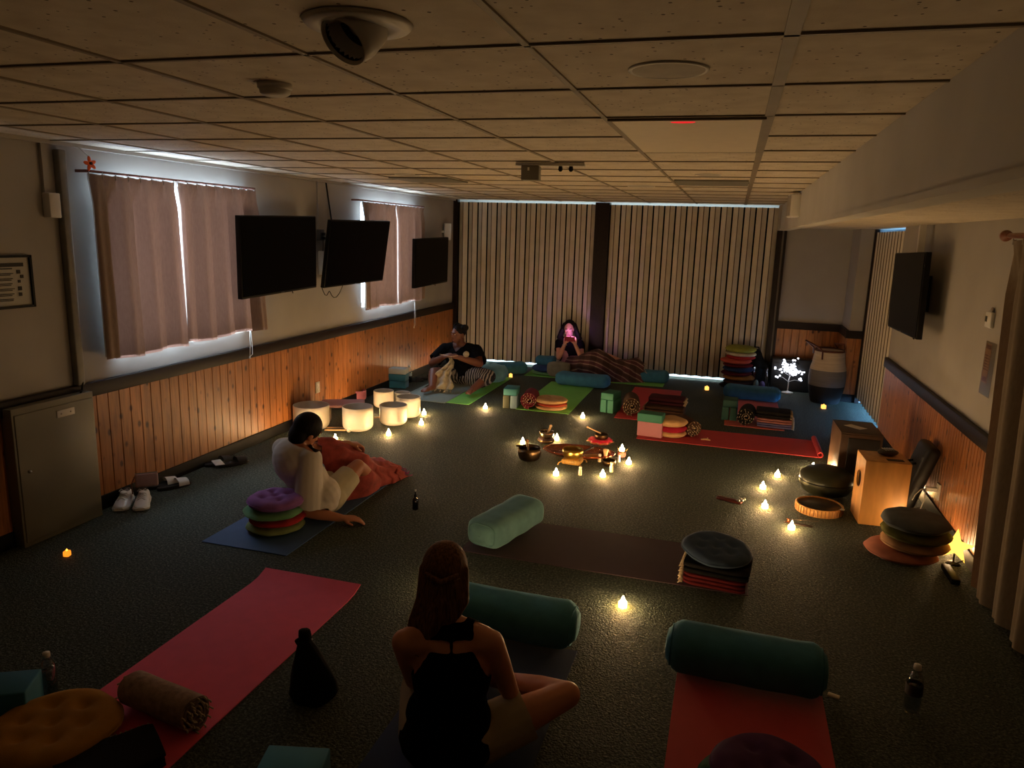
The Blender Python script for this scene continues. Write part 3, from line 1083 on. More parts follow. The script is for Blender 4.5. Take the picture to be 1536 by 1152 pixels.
def bolster(label, c, rz, L, W, Hh, m, sag=.012, handle=False, group=None, round_=.75):
    """stuffed bolster: superelliptic section, domed ends, piping where the end caps are sewn in"""
    t_ = thing('bolster', label, 'bolster', c, rz, group)
    e = round_

    def sec(x, s, n=36):
        row = []
        for k in range(n):
            a = 2 * PI * k / n
            ca, sa = math.cos(a), math.sin(a)
            y = W / 2 * s * math.copysign(abs(ca) ** e, ca)
            z = Hh / 2 + Hh / 2 * s * math.copysign(abs(sa) ** e, sa)
            z -= sag * max(0, (z / Hh)) * math.cos(x / L * PI) * .6
            w_ = noise.noise(Vector((x * 7 + c[0] * 3, y * 7, z * 7 + c[1]))) * .006
            row.append((x, y + w_, max(.001, z + w_ * .8)))
        return row
    rows = []
    n = 30
    for i in range(n + 1):
        u = -1 + 2 * i / n
        x = u * L / 2
        au = abs(u)
        s = 1.0 if au < .8 else (1 - ((au - .8) / .2) ** 2.6 * .36)
        rows.append(sec(x, s))
    capL = [sec(-L / 2 - .012, .55), sec(-L / 2 - .018, .25), sec(-L / 2 - .019, .02)]
    capR = [sec(L / 2 + .012, .55), sec(L / 2 + .018, .25), sec(L / 2 + .019, .02)]
    MB().grid(capL[::-1] + rows + capR, False, True).build('cover', m, t_)
    pp = MB()
    for s in (-1, 1):
        ring = sec(s * L / 2 * .975, .735 + .03)
        pp.tube(ring, .0035, 6, closed=True)
    pp.build('piping', m, t_)['kind'] = 'stuff'
    if handle:
        MB().tube([(L * .34, -W * .1, Hh * .93), (L * .36, -W * .1, Hh + .018), (L * .46, -W * .12, Hh * .95 + .012), (L * .485, -W * .12, Hh * .8)], .012, 8, flat=.35).build('handle', m, t_)
    return t_


def cushion(label, c, r, h, m, tufts=7, rz=0.0, tilt=None, group=None, m2=None, seed=0):
    """round tufted floor cushion"""
    t_ = thing('floor_cushion', label, 'cushion', c, rz, group, rot=(tilt[0], tilt[1], rz) if tilt else None)
    sp = [(0, 0)] + [(r * .5 * math.cos(2 * PI * k / 6), r * .5 * math.sin(2 * PI * k / 6)) for k in range(6)] if tufts else []
    if tufts == 5:
        sp = [(0, 0)] + [(r * .48 * math.cos(2 * PI * k / 4 + .4), r * .48 * math.sin(2 * PI * k / 4 + .4)) for k in range(4)]

    def dim(x, y):
        d = 0
        for a, b_ in sp:
            q = ((x - a) ** 2 + (y - b_) ** 2) / (r * .13) ** 2
            d += math.exp(-q) * .42
            q2 = ((x - a) ** 2 + (y - b_) ** 2) / (r * .34) ** 2
            d += math.exp(-q2) * .16
        return min(d, .62)
    n = 48
    rows = []
    rr_ = [.001, .3, .6, .8, .9, .95, .98, .995, 1.0]
    half = [(q, -1) for q in rr_] + [(q, 1) for q in (.995, .98, .955, .92, .88, .83, .78, .72, .66, .6, .54, .48, .42, .36, .3, .24, .18, .12, .06, .001)]
    for cr, sg in half:
        sz = sg * max(0.0, 1 - cr ** 4.5) ** .5
        row = []
        for j in range(n):
            a = 2 * PI * j / n
            x, y = r * cr * math.cos(a), r * cr * math.sin(a)
            wv = 1 + .018 * math.sin(5 * a + seed) * cr + .01 * math.sin(11 * a + seed * 2) * cr
            z = h / 2 + h / 2 * sz * (1 if sg < 0 else 1.0 + .12 * (1 - cr * cr))
            if sg > 0 and sp:
                z -= h * dim(x, y) * .62
            z += .006 * noise.noise(Vector((x * 14, y * 14, seed))) * (1 if sg > 0 else 0)
            row.append((x * wv, y * wv, max(0.0, z)))
        rows.append(row)
    MB().grid(rows, False, True).build('cover', m, t_)
    MB().tube([(r * 1.0 * (1 + .018 * math.sin(5 * a + seed) + .01 * math.sin(11 * a + seed * 2)) * math.cos(a), r * (1 + .018 * math.sin(5 * a + seed) + .01 * math.sin(11 * a + seed * 2)) * math.sin(a), h / 2) for a in [2 * PI * k / 48 for k in range(48)]], .004, 6, closed=True).build('piping', m2 or m, t_)
    for a, b_ in sp:
        MB().ell((a, b_, h * .66 - h * dim(a, b_) * .1), (.008, .008, .004), nu=6, nv=8).build('button', m2 or m, t_)
    return t_


def roll_blanket(label, c, rz, L, r, m, mf=M_FRINGE, turns=3.6, stripe=None, group=None):
    """blanket rolled up along local x, fringe round the open ends"""
    t_ = thing('rolled_blanket', label, 'blanket', c, rz, group)
    n = int(turns * 26)
    th = r * .8 / turns * .62
    po, pi_ = [], []
    for k in range(n + 1):
        q = k / n
        an = -PI / 2 + q * turns * 2 * PI
        rr = r - (r * .8) * q
        wob = 1 + .02 * math.sin(an * 3 + c[0] * 9)
        po.append((math.cos(an) * rr * wob, r + math.sin(an) * rr * wob))
        pi_.append((math.cos(an) * (rr - th) * wob, r + math.sin(an) * (rr - th) * wob))
    xs = [-L / 2 + L * k / 8 for k in range(9)]
    a = MB()
    for pr in (po, pi_):
        a.grid([[(x + .004 * math.sin(i * .7), y * (1 + .015 * math.sin(x * 30)), z) for i, (y, z) in enumerate(pr)] for x in xs])
    for s in (0, -1):
        x = xs[s]
        a.grid([[(x + .004 * math.sin(i * .7), y * (1 + .015 * math.sin(x * 30)), z) for i, (y, z) in enumerate(po)], [(x + .004 * math.sin(i * .7), y * (1 + .015 * math.sin(x * 30)), z) for i, (y, z) in enumerate(pi_)]])
    a.build('roll', m, t_)
    f = MB()
    r_ = random.Random(int(c[0] * 50))
    for s in (-1, 1):
        for k in range(0, n, 2):
            y = (po[k][0] + pi_[k][0]) / 2
            z = (po[k][1] + pi_[k][1]) / 2
            if r_.random() < .75:
                f.tube([(s * L / 2, y, z), (s * (L / 2 + .012), y * 1.02, z - .002), (s * (L / 2 + .018), y * 1.05 + r_.uniform(-.004, .004), max(.002, z - .008))], .0035, 5)
    f.build('fringe', mf, t_)['kind'] = 'stuff'
    return t_


def fold_blanket(label, c, rz, W, D, h, m, layers=3, stripe=None, fringe='x-', mf=M_FRINGE, group=None, seed=0):
    """blanket folded into layers; fold ridge at +y, loose fringed edges at one end"""
    t_ = thing('folded_blanket', label, 'blanket', c, rz, group)
    lh = h / layers
    r_ = random.Random(seed + 3)
    a = MB()
    for k in range(layers):
        z0 = k * lh
        dw, dd = r_.uniform(-.012, .0), r_.uniform(-.012, .0)
        nx, ny = 14, 10
        rows = []
        ring = 20
        for i in range(nx + 1):
            u = -1 + 2 * i / nx
            s = (1 - abs(u) ** 10 * .12)
            row = []
            for j in range(ring):
                an = 2 * PI * j / ring
                y = (D + dd) / 2 * math.copysign(abs(math.cos(an)) ** .25, math.cos(an)) * s
                z = z0 + lh / 2 + lh / 2 * math.copysign(abs(math.sin(an)) ** .6, math.sin(an)) * s * .99
                x = u * (W + dw) / 2
                w_ = noise.noise(Vector((x * 9, y * 9, k + seed))) * .004
                row.append((x + w_, y + w_, max(.0005, z + w_ * .7 * (1 if k == layers - 1 else .4))))
            rows.append(row)
        a.grid(rows, False, True)
        for rr, s_ in ((rows[0], 1), (rows[-1], 1)):
            nb = len(a.v)
            a.add(rr, [list(range(ring))])
    a.build('cloth', m, t_)
    if stripe:
        st = MB()
        for k in range(layers):
            st.box((W * .06 * (k - 1), -D / 2 - .0005, k * lh + lh / 2), (W * .86, .006, lh * .16))
        st.build('stripe_band', stripe, t_)['kind'] = 'stuff'
    f = MB()
    s = -1 if fringe.endswith('-') else 1
    for k in range(layers):
        for j in range(18):
            q = -D / 2 + D * (j + .5) / 18 if fringe[0] == 'x' else -W / 2 + W * (j + .5) / 18
            z = k * lh + lh * .45
            e = (W / 2 if fringe[0] == 'x' else D / 2) - .004
            p = [(s * e, q), (s * (e + .016), q + r_.uniform(-.004, .004)), (s * (e + .026), q + r_.uniform(-.006, .0085))]
            if fringe[0] == 'y':
                p = [(b_, a_) for a_, b_ in p]
            f.tube([(p[0][0], p[0][1], z), (p[1][0], p[1][1], z - .003), (p[2][0], p[2][1], max(.002, z - .012))], .0028, 5)
    f.build('fringe', mf, t_)['kind'] = 'stuff'
    return t_


def block(label, c, rz, d, m, group=None, tilt=None):
    """foam block with bevelled edges; c is the middle of its base"""
    o = MB().box((0, 0, d[2] / 2), d, bev=.007, seg=2).build('yoga_block', m)
    o.location = c
    o.rotation_euler = (tilt[0], tilt[1], rz) if tilt else (0, 0, rz)
    return tag(o, label, 'yoga block', group)


# --- mats
yoga_mat('blue mat under the reaching man and his cushion stack', -2.775, 4.545, .61, 1.75, M_MATBLUE)
yoga_mat('green mat partly under the grey one where the knitter sits', -3.125, 8.83, .61, 1.8, M_MATGREEN)
yoga_mat('grey mat overlapping the green mat of the seated knitter', -3.40, 8.73, .61, 1.73, M_MATGREY, z=.0075)
yoga_mat('green mat along the partition under the woman with the phone', -1.75, 10.28, 1.95, .61, M_MATGREEN)
yoga_mat('bright green mat in front of the phone user, with tan cushion at its near end', -1.945, 8.82, .62, 1.75, M_MATGREEN)
yoga_mat('red mat at the back with folded blankets on it', -.82, 8.90, .62, 1.82, M_MATRED)
yoga_mat('long red mat lying across the room with one rolled end', .075, 7.53, 1.72, .62, M_MATRED, roll='x+')
yoga_mat('coral mat under the back right bolster and blankets', .36, 9.02, .62, 1.75, M_MATCORAL)
yoga_mat('dark plum mat between seafoam bolster and blue tufted cushion', -.63, 4.42, 1.74, .62, M_MATPLUM)
yoga_mat('red mat in the right foreground under the front bolster', .225, 2.42, .63, 1.72, M_MATRED)
yoga_mat('pink mat in the left foreground with a curled far edge', -2.145, 2.56, .61, 1.75, M_MATPINK, lip='y+')
yoga_mat('navy mat under the woman in the black tank top', -.875, 2.35, .62, 1.75, M_MATNAVY)

# --- bolsters
bolster('pale seafoam bolster lying at the left end of the plum mat', (-1.30, 4.46, .0085), 1.30, .62, .26, .19, M_SEAFOAM, round_=.62)
bolster('teal bolster in front of the woman in the black tank top', (-.93, 3.27, .0085), -.03, .68, .27, .21, M_TEAL, group=None, round_=.8)
bolster('dark teal bolster at the far end of the right foreground red mat', (.20, 3.25, .0085), -.02, .67, .26, .215, M_TEALDK, round_=.8)
bolster('long blue bolster across the far end of the bright green mat', (-1.80, 9.58, .0085), -.06, .70, .28, .17, M_BLUEB, round_=.6)
bolster('blue bolster with handle across the far end of the coral mat', (.36, 9.66, .0085), -.06, .66, .28, .17, M_BLUEB, handle=True, round_=.6)
bolster('blue bolster under the feet of the woman with the phone', (-1.05, 10.26, .0085), .1, .62, .24, .17, M_BLUEB, round_=.6)
bolster('dark teal bolster behind the seated knitter near the partition', (-2.98, 9.95, .012), .55, .56, .25, .17, M_TEALDK, round_=.7)

# --- round cushion stacks
def stack(x, y, z, items):
    for (lb, r, h, m, dx, dy, tf) in items:
        cushion(lb, (x + dx, y + dy, z), r, h, m, tf, rz=rnd.uniform(0, 6), seed=rnd.randint(0, 9))
        z += h * .93


M_PURPLE = fabric('purple_cotton', (136, 90, 150), .3)
M_MINT = fabric('mint_cotton', (108, 156, 112), .3)
M_REDC = fabric('red_cotton', (170, 44, 48), .3)
M_SAGE = fabric('sage_cotton', (132, 148, 96), .3)
M_TAN = fabric('tan_cotton', (196, 156, 108), .2)
M_RUST = fabric('rust_cotton', (164, 66, 44), .2)
M_GREYBL = fabric('slate_cotton', (84, 90, 92), .2)
M_OLIVE = fabric('olive_cotton', (96, 94, 42), .2)
M_BEIGE = fabric('beige_cotton', (168, 128, 92), .2)
M_ROSE = fabric('dusty_rose_cotton', (176, 112, 92), .2)
M_MUSTARD = fabric('mustard_velour', (164, 116, 40), .3)
M_PLUMC = fabric('plum_velour', (84, 50, 88), .3)
M_GREENC = fabric('bottle_green_velour', (40, 78, 66), .3)
M_WHITEC = fabric('white_cotton', (206, 196, 184), .2)
M_LIME = fabric('lime_cotton', (146, 150, 70), .2)
M_CORALC = fabric('coral_cotton', (188, 88, 76), .2)
M_SLATE = fabric('slate_blue_velour', (66, 84, 108), .4)
stack(-2.775, 4.02, .006, [
    ('pale green round cushion at the bottom of the stack behind the reaching man', .185, .058, M_SAGE, .0, .0, 0),
    ('red round cushion second from the floor behind the reaching man', .178, .05, M_REDC, .012, .0, 0),
    ('mint green round cushion under the purple one behind the reaching man', .192, .055, M_MINT, -.012, .0, 0),
    ('purple tufted round cushion topping the stack behind the reaching man', .18, .085, M_PURPLE, .0, .01, 5)])
stack(-1.885, 8.14, .006, [
    ('tan underside cushion at the near end of the bright green mat', .185, .045, M_TAN, 0, 0, 0),
    ('rust coloured thin cushion sandwiched between two tan ones', .178, .035, M_RUST, .004, 0, 0),
    ('tan tufted round cushion on top at the near end of the bright green mat', .195, .055, M_TAN, -.006, 0, 5)])
stack(1.25, 5.05, .002, [
    ('dusty rose floppy cushion at the floor of the right wall stack', .215, .07, M_ROSE, -.05, .0, 0),
    ('beige cushion second from the floor in the right wall stack', .2, .075, M_BEIGE, .02, .0, 0),
    ('olive cushion below the grey one in the right wall stack', .205, .07, M_OLIVE, .02, .0, 0),
    ('slate grey cushion on top of the right wall stack', .2, .085, M_GREYBL, .01, .0, 0)])
cushion('mustard yellow tufted cushion in the left foreground corner', (-2.35, 1.93, .01), .235, .10, M_MUSTARD, 7, .3)
cushion('dark green cushion under the plum one at the bottom right', (.235, 2.50, .008), .20, .07, M_GREENC, 0)
cushion('plum velour round cushion on the right foreground red mat', (.275, 2.50, .07), .20, .085, M_PLUMC, 5, .2)
cushion('navy round cushion on the green mat beside the woman with the phone', (-2.47, 10.22, .045), .2, .09, M_NAVY, 0)
cushion('pale cushion under the navy one beside the woman with the phone', (-2.47, 10.22, .0085), .19, .045, M_MINT, 0)
bolster('small dark blue bolster on the navy round cushion', (-2.48, 10.26, .132), .02, .26, .2, .13, M_BLUEB, round_=.55)
cushion('slate blue tufted cushion resting on the folded red blankets', (.045, 4.29, .145), .20, .075, M_SLATE, 7, .4, tilt=(.10, .02))
fold_blanket('dark red folded blanket beneath the slate blue tufted cushion', (.06, 4.26, .0085), -.10, .36, .32, .07, fabric('dark_red_wool', (96, 26, 28)), 3, fringe='x-', seed=5)
fold_blanket('black folded blanket just under the slate blue tufted cushion', (.065, 4.255, .076), -.10, .37, .30, .065, fabric('black_wool', (22, 20, 20)), 2, fringe='x-', seed=8)

# tall cushion tower by the partition
TOWER = [('black cushion on the floor below the tower', .2, .06, fabric('black_wool', (22, 20, 20)), -.02, 0), ('dark brown cushion near the foot of the tower', .2, .055, fabric('dark_brown_cotton', (58, 36, 30)), .03, 0),
         ('ochre cushion low in the tower', .205, .06, fabric('ochre_cotton', (160, 112, 58)), .03, 0), ('maroon cushion under the blue one in the tower', .2, .055, fabric('maroon_cotton', (92, 32, 44)), -.01, 0),
         ('dark blue cushion in the middle of the tower', .2, .06, M_NAVY, .01, 0), ('wine red cushion above the blue one in the tower', .195, .05, fabric('wine_cotton', (104, 32, 40)), .0, 0),
         ('coral cushion in the upper half of the tower', .205, .06, M_CORALC, -.03, 0), ('red cushion third from the top of the tower', .19, .045, M_REDC, .03, 0),
         ('white cushion second from the top of the tower', .2, .05, M_WHITEC, .03, 0), ('lime green cushion on top of the tower', .2, .075, M_LIME, .02, 0)]
stack(.17, 10.40, .001, [(lb + ' of round cushions at the partition' if 'round' not in lb else lb, r, h * 1.08, m, dx, dy, 0) for lb, r, h, m, dx, dy in TOWER])

# --- prop groups on the mats
def trestle(x, y, rz, ma, mb, mc, who):
    """two blocks standing on edge, a third laid across"""
    c_, s_ = math.cos(rz), math.sin(rz)
    at = lambda u, v: (x + u * c_ - v * s_, y + u * s_ + v * c_)
    block('left upright of the block trestle ' + who, at(-.043, 0) + (.002,), rz, (.075, .23, .15), mb)
    block('right upright of the block trestle ' + who, at(.043, 0) + (.002,), rz, (.075, .23, .15), mc)
    block('block laid across the trestle ' + who, at(0, 0) + (.1535,), rz, (.155, .235, .078), ma)


trestle(-2.34, 8.06, .1, M_FOAMTEAL, M_FOAMOLIVE, M_FOAMGREY, 'left of the bright green mat')
trestle(-1.22, 8.30, -.25, M_FOAMGREEN, M_FOAMGREEN, M_FOAMGREEN, 'left of the back red mat')
trestle(.10, 8.50, -.05, M_FOAMDARK, M_FOAMDARK, M_FOAMDARK, 'on the coral mat')
block('mauve block standing on edge at the end of the long red mat', (-.665, 7.36, .0085), -.12, (.25, .1, .152), M_FOAMMAUVE)
block('green block lying across the mauve block', (-.665, 7.365, .1625), -.12, (.25, .16, .085), M_FOAMGREEN)
block('dark blue block at the bottom of the pile by the left wall', (-3.98, 8.5, .001), .12, (.225, .15, .088), M_FOAMBLUE)
block('blue block in the middle of the pile by the left wall', (-3.98, 8.5, .092), .1, (.225, .15, .088), M_FOAMBLUE)
block('pale grey block on top of the pile by the left wall', (-3.98, 8.5, .183), .14, (.225, .15, .07), M_FOAMPALE)
block('large teal block at the left picture edge beside the water bottle', (-2.68, 1.98, .001), .5, (.26, .17, .15), M_FOAMBLUE)
block('light blue block at the bottom edge left of the woman in black', (-1.36, 2.02, .001), .25, (.23, .155, .105), mat('sky_foam', (70, 146, 178), .7, var=.04, bump=.1, bs=500))

M_MAROON = fabric('maroon_wool', (104, 28, 42), .2)
M_BROWNW = fabric('brown_wool', (72, 50, 38), .2)
M_BLACKW = fabric('black_wool', (22, 20, 20))
M_GREYW = fabric('heather_wool', (150, 126, 112), .2, var=.3, vs=40)
roll_blanket('maroon rolled blanket with pale fringe beside the tan cushion', (-2.13, 8.13, .0085), PI / 2 + .12, .30, .10, M_MAROON)
roll_blanket('brown rolled blanket at the near end of the back red mat', (-.98, 8.30, .0085), PI / 2 + .15, .34, .108, M_BROWNW)
roll_blanket('small dark rolled blanket on the long red mat', (-.30, 7.63, .0085), PI / 2 + .45, .30, .085, M_BROWNW)
roll_blanket('black rolled blanket on the coral mat beside the dark blocks', (.285, 8.33, .0085), PI / 2 - .1, .28, .10, M_BLACKW)
roll_blanket('striped beige rolled blanket at the near end of the pink mat', (-2.055, 2.17, .0085), -.16, .36, .080, M_GREYW)
fold_blanket('dark brown folded blanket on the back red mat', (-.61, 8.42, .0085), -.05, .44, .34, .10, M_BROWNW, 3, fringe='x-', seed=1)
fold_blanket('maroon folded blanket on top of the dark brown one', (-.60, 8.5, .110), -.05, .40, .28, .08, fabric('dark_maroon_wool', (72, 30, 40)), 2, fringe='x+', seed=2)
fold_blanket('blue lilac folded blanket at the bottom of the coral mat pile', (.575, 8.33, .0085), -.08, .36, .3, .05, fabric('lilac_wool', (92, 88, 132)), 2, fringe='x+', seed=3)
fold_blanket('dusty pink folded blanket in the middle of the coral mat pile', (.57, 8.33, .057), -.06, .36, .29, .05, fabric('pink_wool', (150, 98, 96)), 2, fringe='x+', seed=4)
fold_blanket('black folded blanket on top of the coral mat pile', (.55, 8.34, .108), -.06, .36, .29, .075, M_BLACKW, 2, fringe='x+', seed=6)
cushion('cream upper cushion of the trio beside the mauve block', (-.47, 7.47, .115), .16, .075, M_TAN, 0)
cushion('crimson middle cushion of the trio beside the mauve block', (-.465, 7.465, .058), .155, .065, fabric('crimson_cotton', (160, 28, 52)), 0)
cushion('tan bottom cushion of the trio beside the mauve block', (-.465, 7.46, .0085), .15, .06, M_TAN, 0)
fold_blanket('black folded blanket with lace edge in the left foreground', (-2.03, 1.87, .009), .95, .34, .24, .06, M_BLACKW, 3, fringe='y+', seed=7)
tag(MB().chain([(-.16, 7.42, .012), (-.12, 7.41, .018), (-.08, 7.42, .012)], [.008, .010, .007]).chain([(-.13, 7.42, .012), (-.1, 7.46, .02)], [.006, .005]).build('pale_scrap', M_BEIGE), 'crumpled pale scrap on the long red mat by the small roll', 'scrap')

# pale blue scrunched pillow behind the knitter
t = thing('scrunched_pillow', 'pale blue scrunched pillow behind the seated knitter', 'pillow', (-2.97, 9.3, .01), .3)
rows = []
for i in range(17):
    q = -PI / 2 + PI * i / 16
    row = []
    for k in range(40):
        a = 2 * PI * k / 40
        p = Vector((.19 * max(.001, math.cos(q)) ** .6 * math.cos(a), .13 * max(.001, math.cos(q)) ** .6 * math.sin(a), .12 + .12 * math.sin(q)))
        w = 1 + .10 * noise.noise(p * 16) + .06 * math.sin(7 * a)
        row.append((p.x * w, p.y * w, max(.0, p.z * (1 + .12 * noise.noise(p * 12)))))
    rows.append(row)
MB().grid(rows, False, True).build('cover', fabric('pale_blue_plush', (128, 176, 186), .6), t)
# ------------------------------------------------------------------ bowls, bottles, small things
M_QUARTZ = mat('frosted_quartz', (208, 200, 184), .5, var=.03, vs=6, sub=.0, bump=.04, bs=200)
M_PINKQ = mat('pink_frosted_quartz', (206, 120, 138), .5, var=.03)
M_BRASS = mat('hammered_brass', (206, 168, 84), .28, metal=1.0, var=.12, vs=40, bump=.15, bs=80)
M_BRONZE = mat('dark_bronze', (104, 84, 62), .32, metal=1.0, var=.2, vs=30, bump=.15, bs=90)
M_COPPER = mat('polished_copper_wood', (150, 76, 44), .22, metal=.6, var=.45, vs=12, coat=.5, stretch=(1, 3, 1))
M_SATIN = mat('red_satin', (190, 22, 48), .35, var=.15, vs=30, sheen=.5)
M_BEECH = mat('pale_beech', (206, 166, 116), .5, var=.12, vs=40, stretch=(1, 1, .2))
M_CLEAR = clear('clear_bottle', (238, 242, 245), .32, .06)


def quartz_bowl(label, c, r, h, m=M_QUARTZ):
    t_ = thing('singing_bowl', label, 'singing bowl', c)
    b_ = r * .42
    pr = [(.001, 0), (r * .52, .0)]
    for k in range(1, 8):
        a = PI / 2 * k / 7
        pr.append((r * .52 + r * .48 * math.sin(a), b_ - b_ * math.cos(a)))
    pr += [(r, h * .8), (r, h - .003), (r - .003, h), (r - .007, h), (r - .009, h - .004)]
    pr += [(r - .009, b_)]
    for k in range(6, -1, -1):
        a = PI / 2 * k / 7
        pr.append((r * .5 + (r * .5 - .009) * math.sin(a), b_ + .008 - (b_ - .0) * math.cos(a)))
    pr.append((.001, .009))
    MB().lathe(pr, n=48).build('shell', m, t_)
    MB().lathe([(r - .009, h - .002), (r - .005, h + .0015), (r - .001, h - .002)], n=48).build('rim', m, t_)
    MB().tube([(r * .42 * math.cos(a), r * .42 * math.sin(a), .004) for a in [2 * PI * k / 24 for k in range(24)]], .004, 6, closed=True).build('foot_ring', M_WHITE, t_)
    return t_


def bowl_at(label, px0, px1, pyb, hpx, m=M_QUARTZ):
    """bowl whose outline spans px0..px1 and whose front foot is at pyb"""
    q = FL((px0 + px1) / 2, pyb)
    dist = (q - CAM).length
    r = (px1 - px0) / 2 * dist / FPX * 1.02
    d = Vector((q.x, q.y, 0)).normalized()
    c_ = q + d * r * .7
    return quartz_bowl(label, (c_.x, c_.y, .002), r, hpx * dist / FPX, m)


bowl_at('largest white quartz bowl, partly behind the reaching man', 442, 493, 648, 36)
bowl_at('white quartz bowl in the front middle of the bowl group', 515, 559, 649, 36)
bowl_at('white quartz bowl at the front right of the bowl group', 570, 610, 640, 30)
bowl_at('white quartz bowl at the right rear behind the front right one', 595, 630, 628, 31)
bowl_at('glowing white quartz bowl standing at the back of the group', 561, 590, 613, 25)
bowl_at('small white quartz bowl half hidden between two rear bowls', 592, 615, 610, 20)
bowl_at('small pink quartz bowl at the foot of the left panelling', 527, 549, 602, 15, M_PINKQ)
p = FL(552, 608)
tealight('lit tealight standing behind the front quartz bowls', (-3.66, 7.02, .002), 1.0, 'flameless tealights on the carpet')
tealight('lit tealight standing between the panelling and the largest bowl', (-3.80, 5.98, .002), .6, 'flameless tealights on the carpet')

# meditation bench
t = thing('meditation_bench', 'small mauve padded meditation bench behind the front middle bowl', 'bench', (-3.78, 6.72, 0), .42)
MB().box((0, 0, .19), (.44, .2, .035), Matrix.Rotation(.12, 4, 'X'), bev=.014).build('seat_pad', mat('mauve_leatherette', (178, 128, 126), .55, var=.05), t)
for s in (-1, 1):
    MB().box((s * .14, -.0, .083), (.025, .15, .165), bev=.004).build('leg', mat('walnut_board', (104, 74, 58), .5, var=.2, stretch=(1, 1, .2)), t)


def mallet(label, a, b, r, rh, m=M_BEECH, mh=M_WHITE):
    a, b = Vector(a), Vector(b)
    t_ = thing('mallet', label, 'mallet', a)
    d = b - a
    MB().cyl((0, 0, 0), d, r, r * .85, 10).build('handle', m, t_)
    MB().ell(d, (rh, rh, rh)).build('head', mh, t_)
    return t_


mallet('white mallet lying between the two front quartz bowls, farther one', (-3.78, 6.36, .012), (-3.52, 6.42, .024), .009, .023)
mallet('white mallet lying between the two front quartz bowls, nearer one', (-3.74, 6.28, .012), (-3.5, 6.33, .024), .009, .023)
mallet('white mallet lying behind the front right quartz bowl', (-3.52, 6.92, .012), (-3.34, 7.02, .022), .008, .021)

# water bottles
def water_bottle(label, c, h=.205, r=.032, m=M_CLEAR, cap=M_WHITEP, label_m=None, band=True):
    t_ = thing('water_bottle', label, 'bottle', c)
    k = h / .205
    MB().lathe([(.001, .004), (r * .7, .0), (r * .95, .006), (r, .02), (r * .97, .05 * k), (r, .058 * k), (r * .96, .07 * k), (r, .08 * k), (r, .125 * k), (r * .92, .145 * k), (r * .6, .168 * k), (r * .4, .178 * k), (r * .4, .190 * k)], n=24).build('body', m, t_)
    MB().lathe([(.001, .205 * k), (r * .44, .205 * k), (r * .46, .186 * k), (r * .38, .186 * k)], n=20).build('cap', cap, t_)
    MB().lathe([(.001, .006), (r * .9, .01), (r * .93, .12 * k), (.001, .121 * k)], n=20).build('water', clear('water_body', (205, 214, 222), .2, .03), t_)
    if band:
        MB().lathe([(r * 1.01, .082 * k), (r * 1.012, .124 * k)], n=24).build('paper_band', label_m or mat('blue_white_label', (150, 176, 200), .5, var=.3, vs=30), t_)
    return t_


q = FL(614, 574)
water_bottle('clear water bottle on the carpet beside the pile of blocks', (q.x, q.y, .001), .23, .034)
q = FL(76, 1045)
water_bottle('clear plastic bottle standing left of the pink mat', (q.x, q.y, .001), .205, .032, band=False)
q = FL(1366, 1068)
water_bottle('dark banded water bottle standing alone at the right foreground', (q.x, q.y, .001), .225, .034, label_m=mat('dark_label', (58, 50, 46), .5))
q = FL(623, 764)
t = thing('dropper_bottle', 'small black dropper bottle alone in the middle of the carpet', 'bottle', (q.x, q.y, .001))
MB().lathe([(.001, 0), (.021, 0), (.022, .004), (.022, .07), (.018, .08), (.010, .086), (.010, .095)], n=22).build('body', mat('black_glass', (6, 7, 12), .12, var=0), t)
MB().lathe([(.011, .092), (.012, .112), (.006, .114), (.0055, .128), (.004, .135), (.001, .136)], n=16).build('dropper_cap', M_BLACK, t)
MB().lathe([(.001, .150), (.006, .149), (.0065, .138), (.003, .134)], n=14).build('bulb', M_WHITEP, t)

# dark drawstring bag left of the woman in black
t = thing('drawstring_bag', 'black soft bag standing beside the pink mat', 'bag', (-1.57, 2.50, .001), .2)
M_BLACKC = fabric('black_nylon', (14, 14, 15), .0, bump=.3, bs=60)
rows = []
for z, r, dx in ((0, .045, 0), (.0, .085, 0), (.03, .098, 0), (.08, .094, .0), (.14, .08, -.008), (.19, .062, -.016), (.235, .042, -.024), (.262, .027, -.03), (.27, .024, -.03), (.29, .026, -.03), (.312, .023, -.032), (.314, .002, -.032)):
    rows.append([(dx + r * (1 + .07 * math.sin(4 * a + z * 20) + .03 * math.sin(9 * a)) * math.cos(a), r * .85 * (1 + .06 * math.sin(5 * a + 1)) * math.sin(a), z) for a in [2 * PI * k / 28 for k in range(28)]])
MB().grid(rows, False, True).build('body', M_BLACKC, t)
MB().tube([(-.03, 0, .268), (-.055, -.004, .272), (-.068, -.002, .262), (-.06, 0, .245), (-.04, 0, .25)], .011, 8, flat=.6).build('loop', M_BLACKC, t)
MB().lathe([(.028, -.004), (.031, 0), (.028, .004)], c=(-.03, 0, .268), n=20).build('drawcord', M_BLACK, t)
q = FL(1250, 1046)
tag(MB().box((0, 0, .006), (.05, .03, .009), bev=.003).build('paper_tag', mat('cream_card', (226, 214, 190), .6, var=.02), loc=(q.x, q.y, .001), rot=(0, 0, -.3)), 'small cream tag lying at the right end of the front bolster', 'tag')

# ---- the ring of metal bowls
def metal_bowl(label, c, r, h, m, inner=None, rz=0):
    t_ = thing('metal_singing_bowl', label, 'singing bowl', c, rz)
    MB().lathe([(.001, 0), (r * .6, 0), (r * .82, h * .12), (r * .96, h * .4), (r, h * .75), (r * .97, h), (r * .93, h), (r * .95, h * .7), (r * .9, h * .4), (r * .7, h * .16), (.001, h * .12)], n=40).build('shell', m, t_)
    MB().lathe([(r * .925, h - .001), (r * .95, h + .002), (r * .975, h - .001)], n=40).build('rim', m, t_)
    return t_


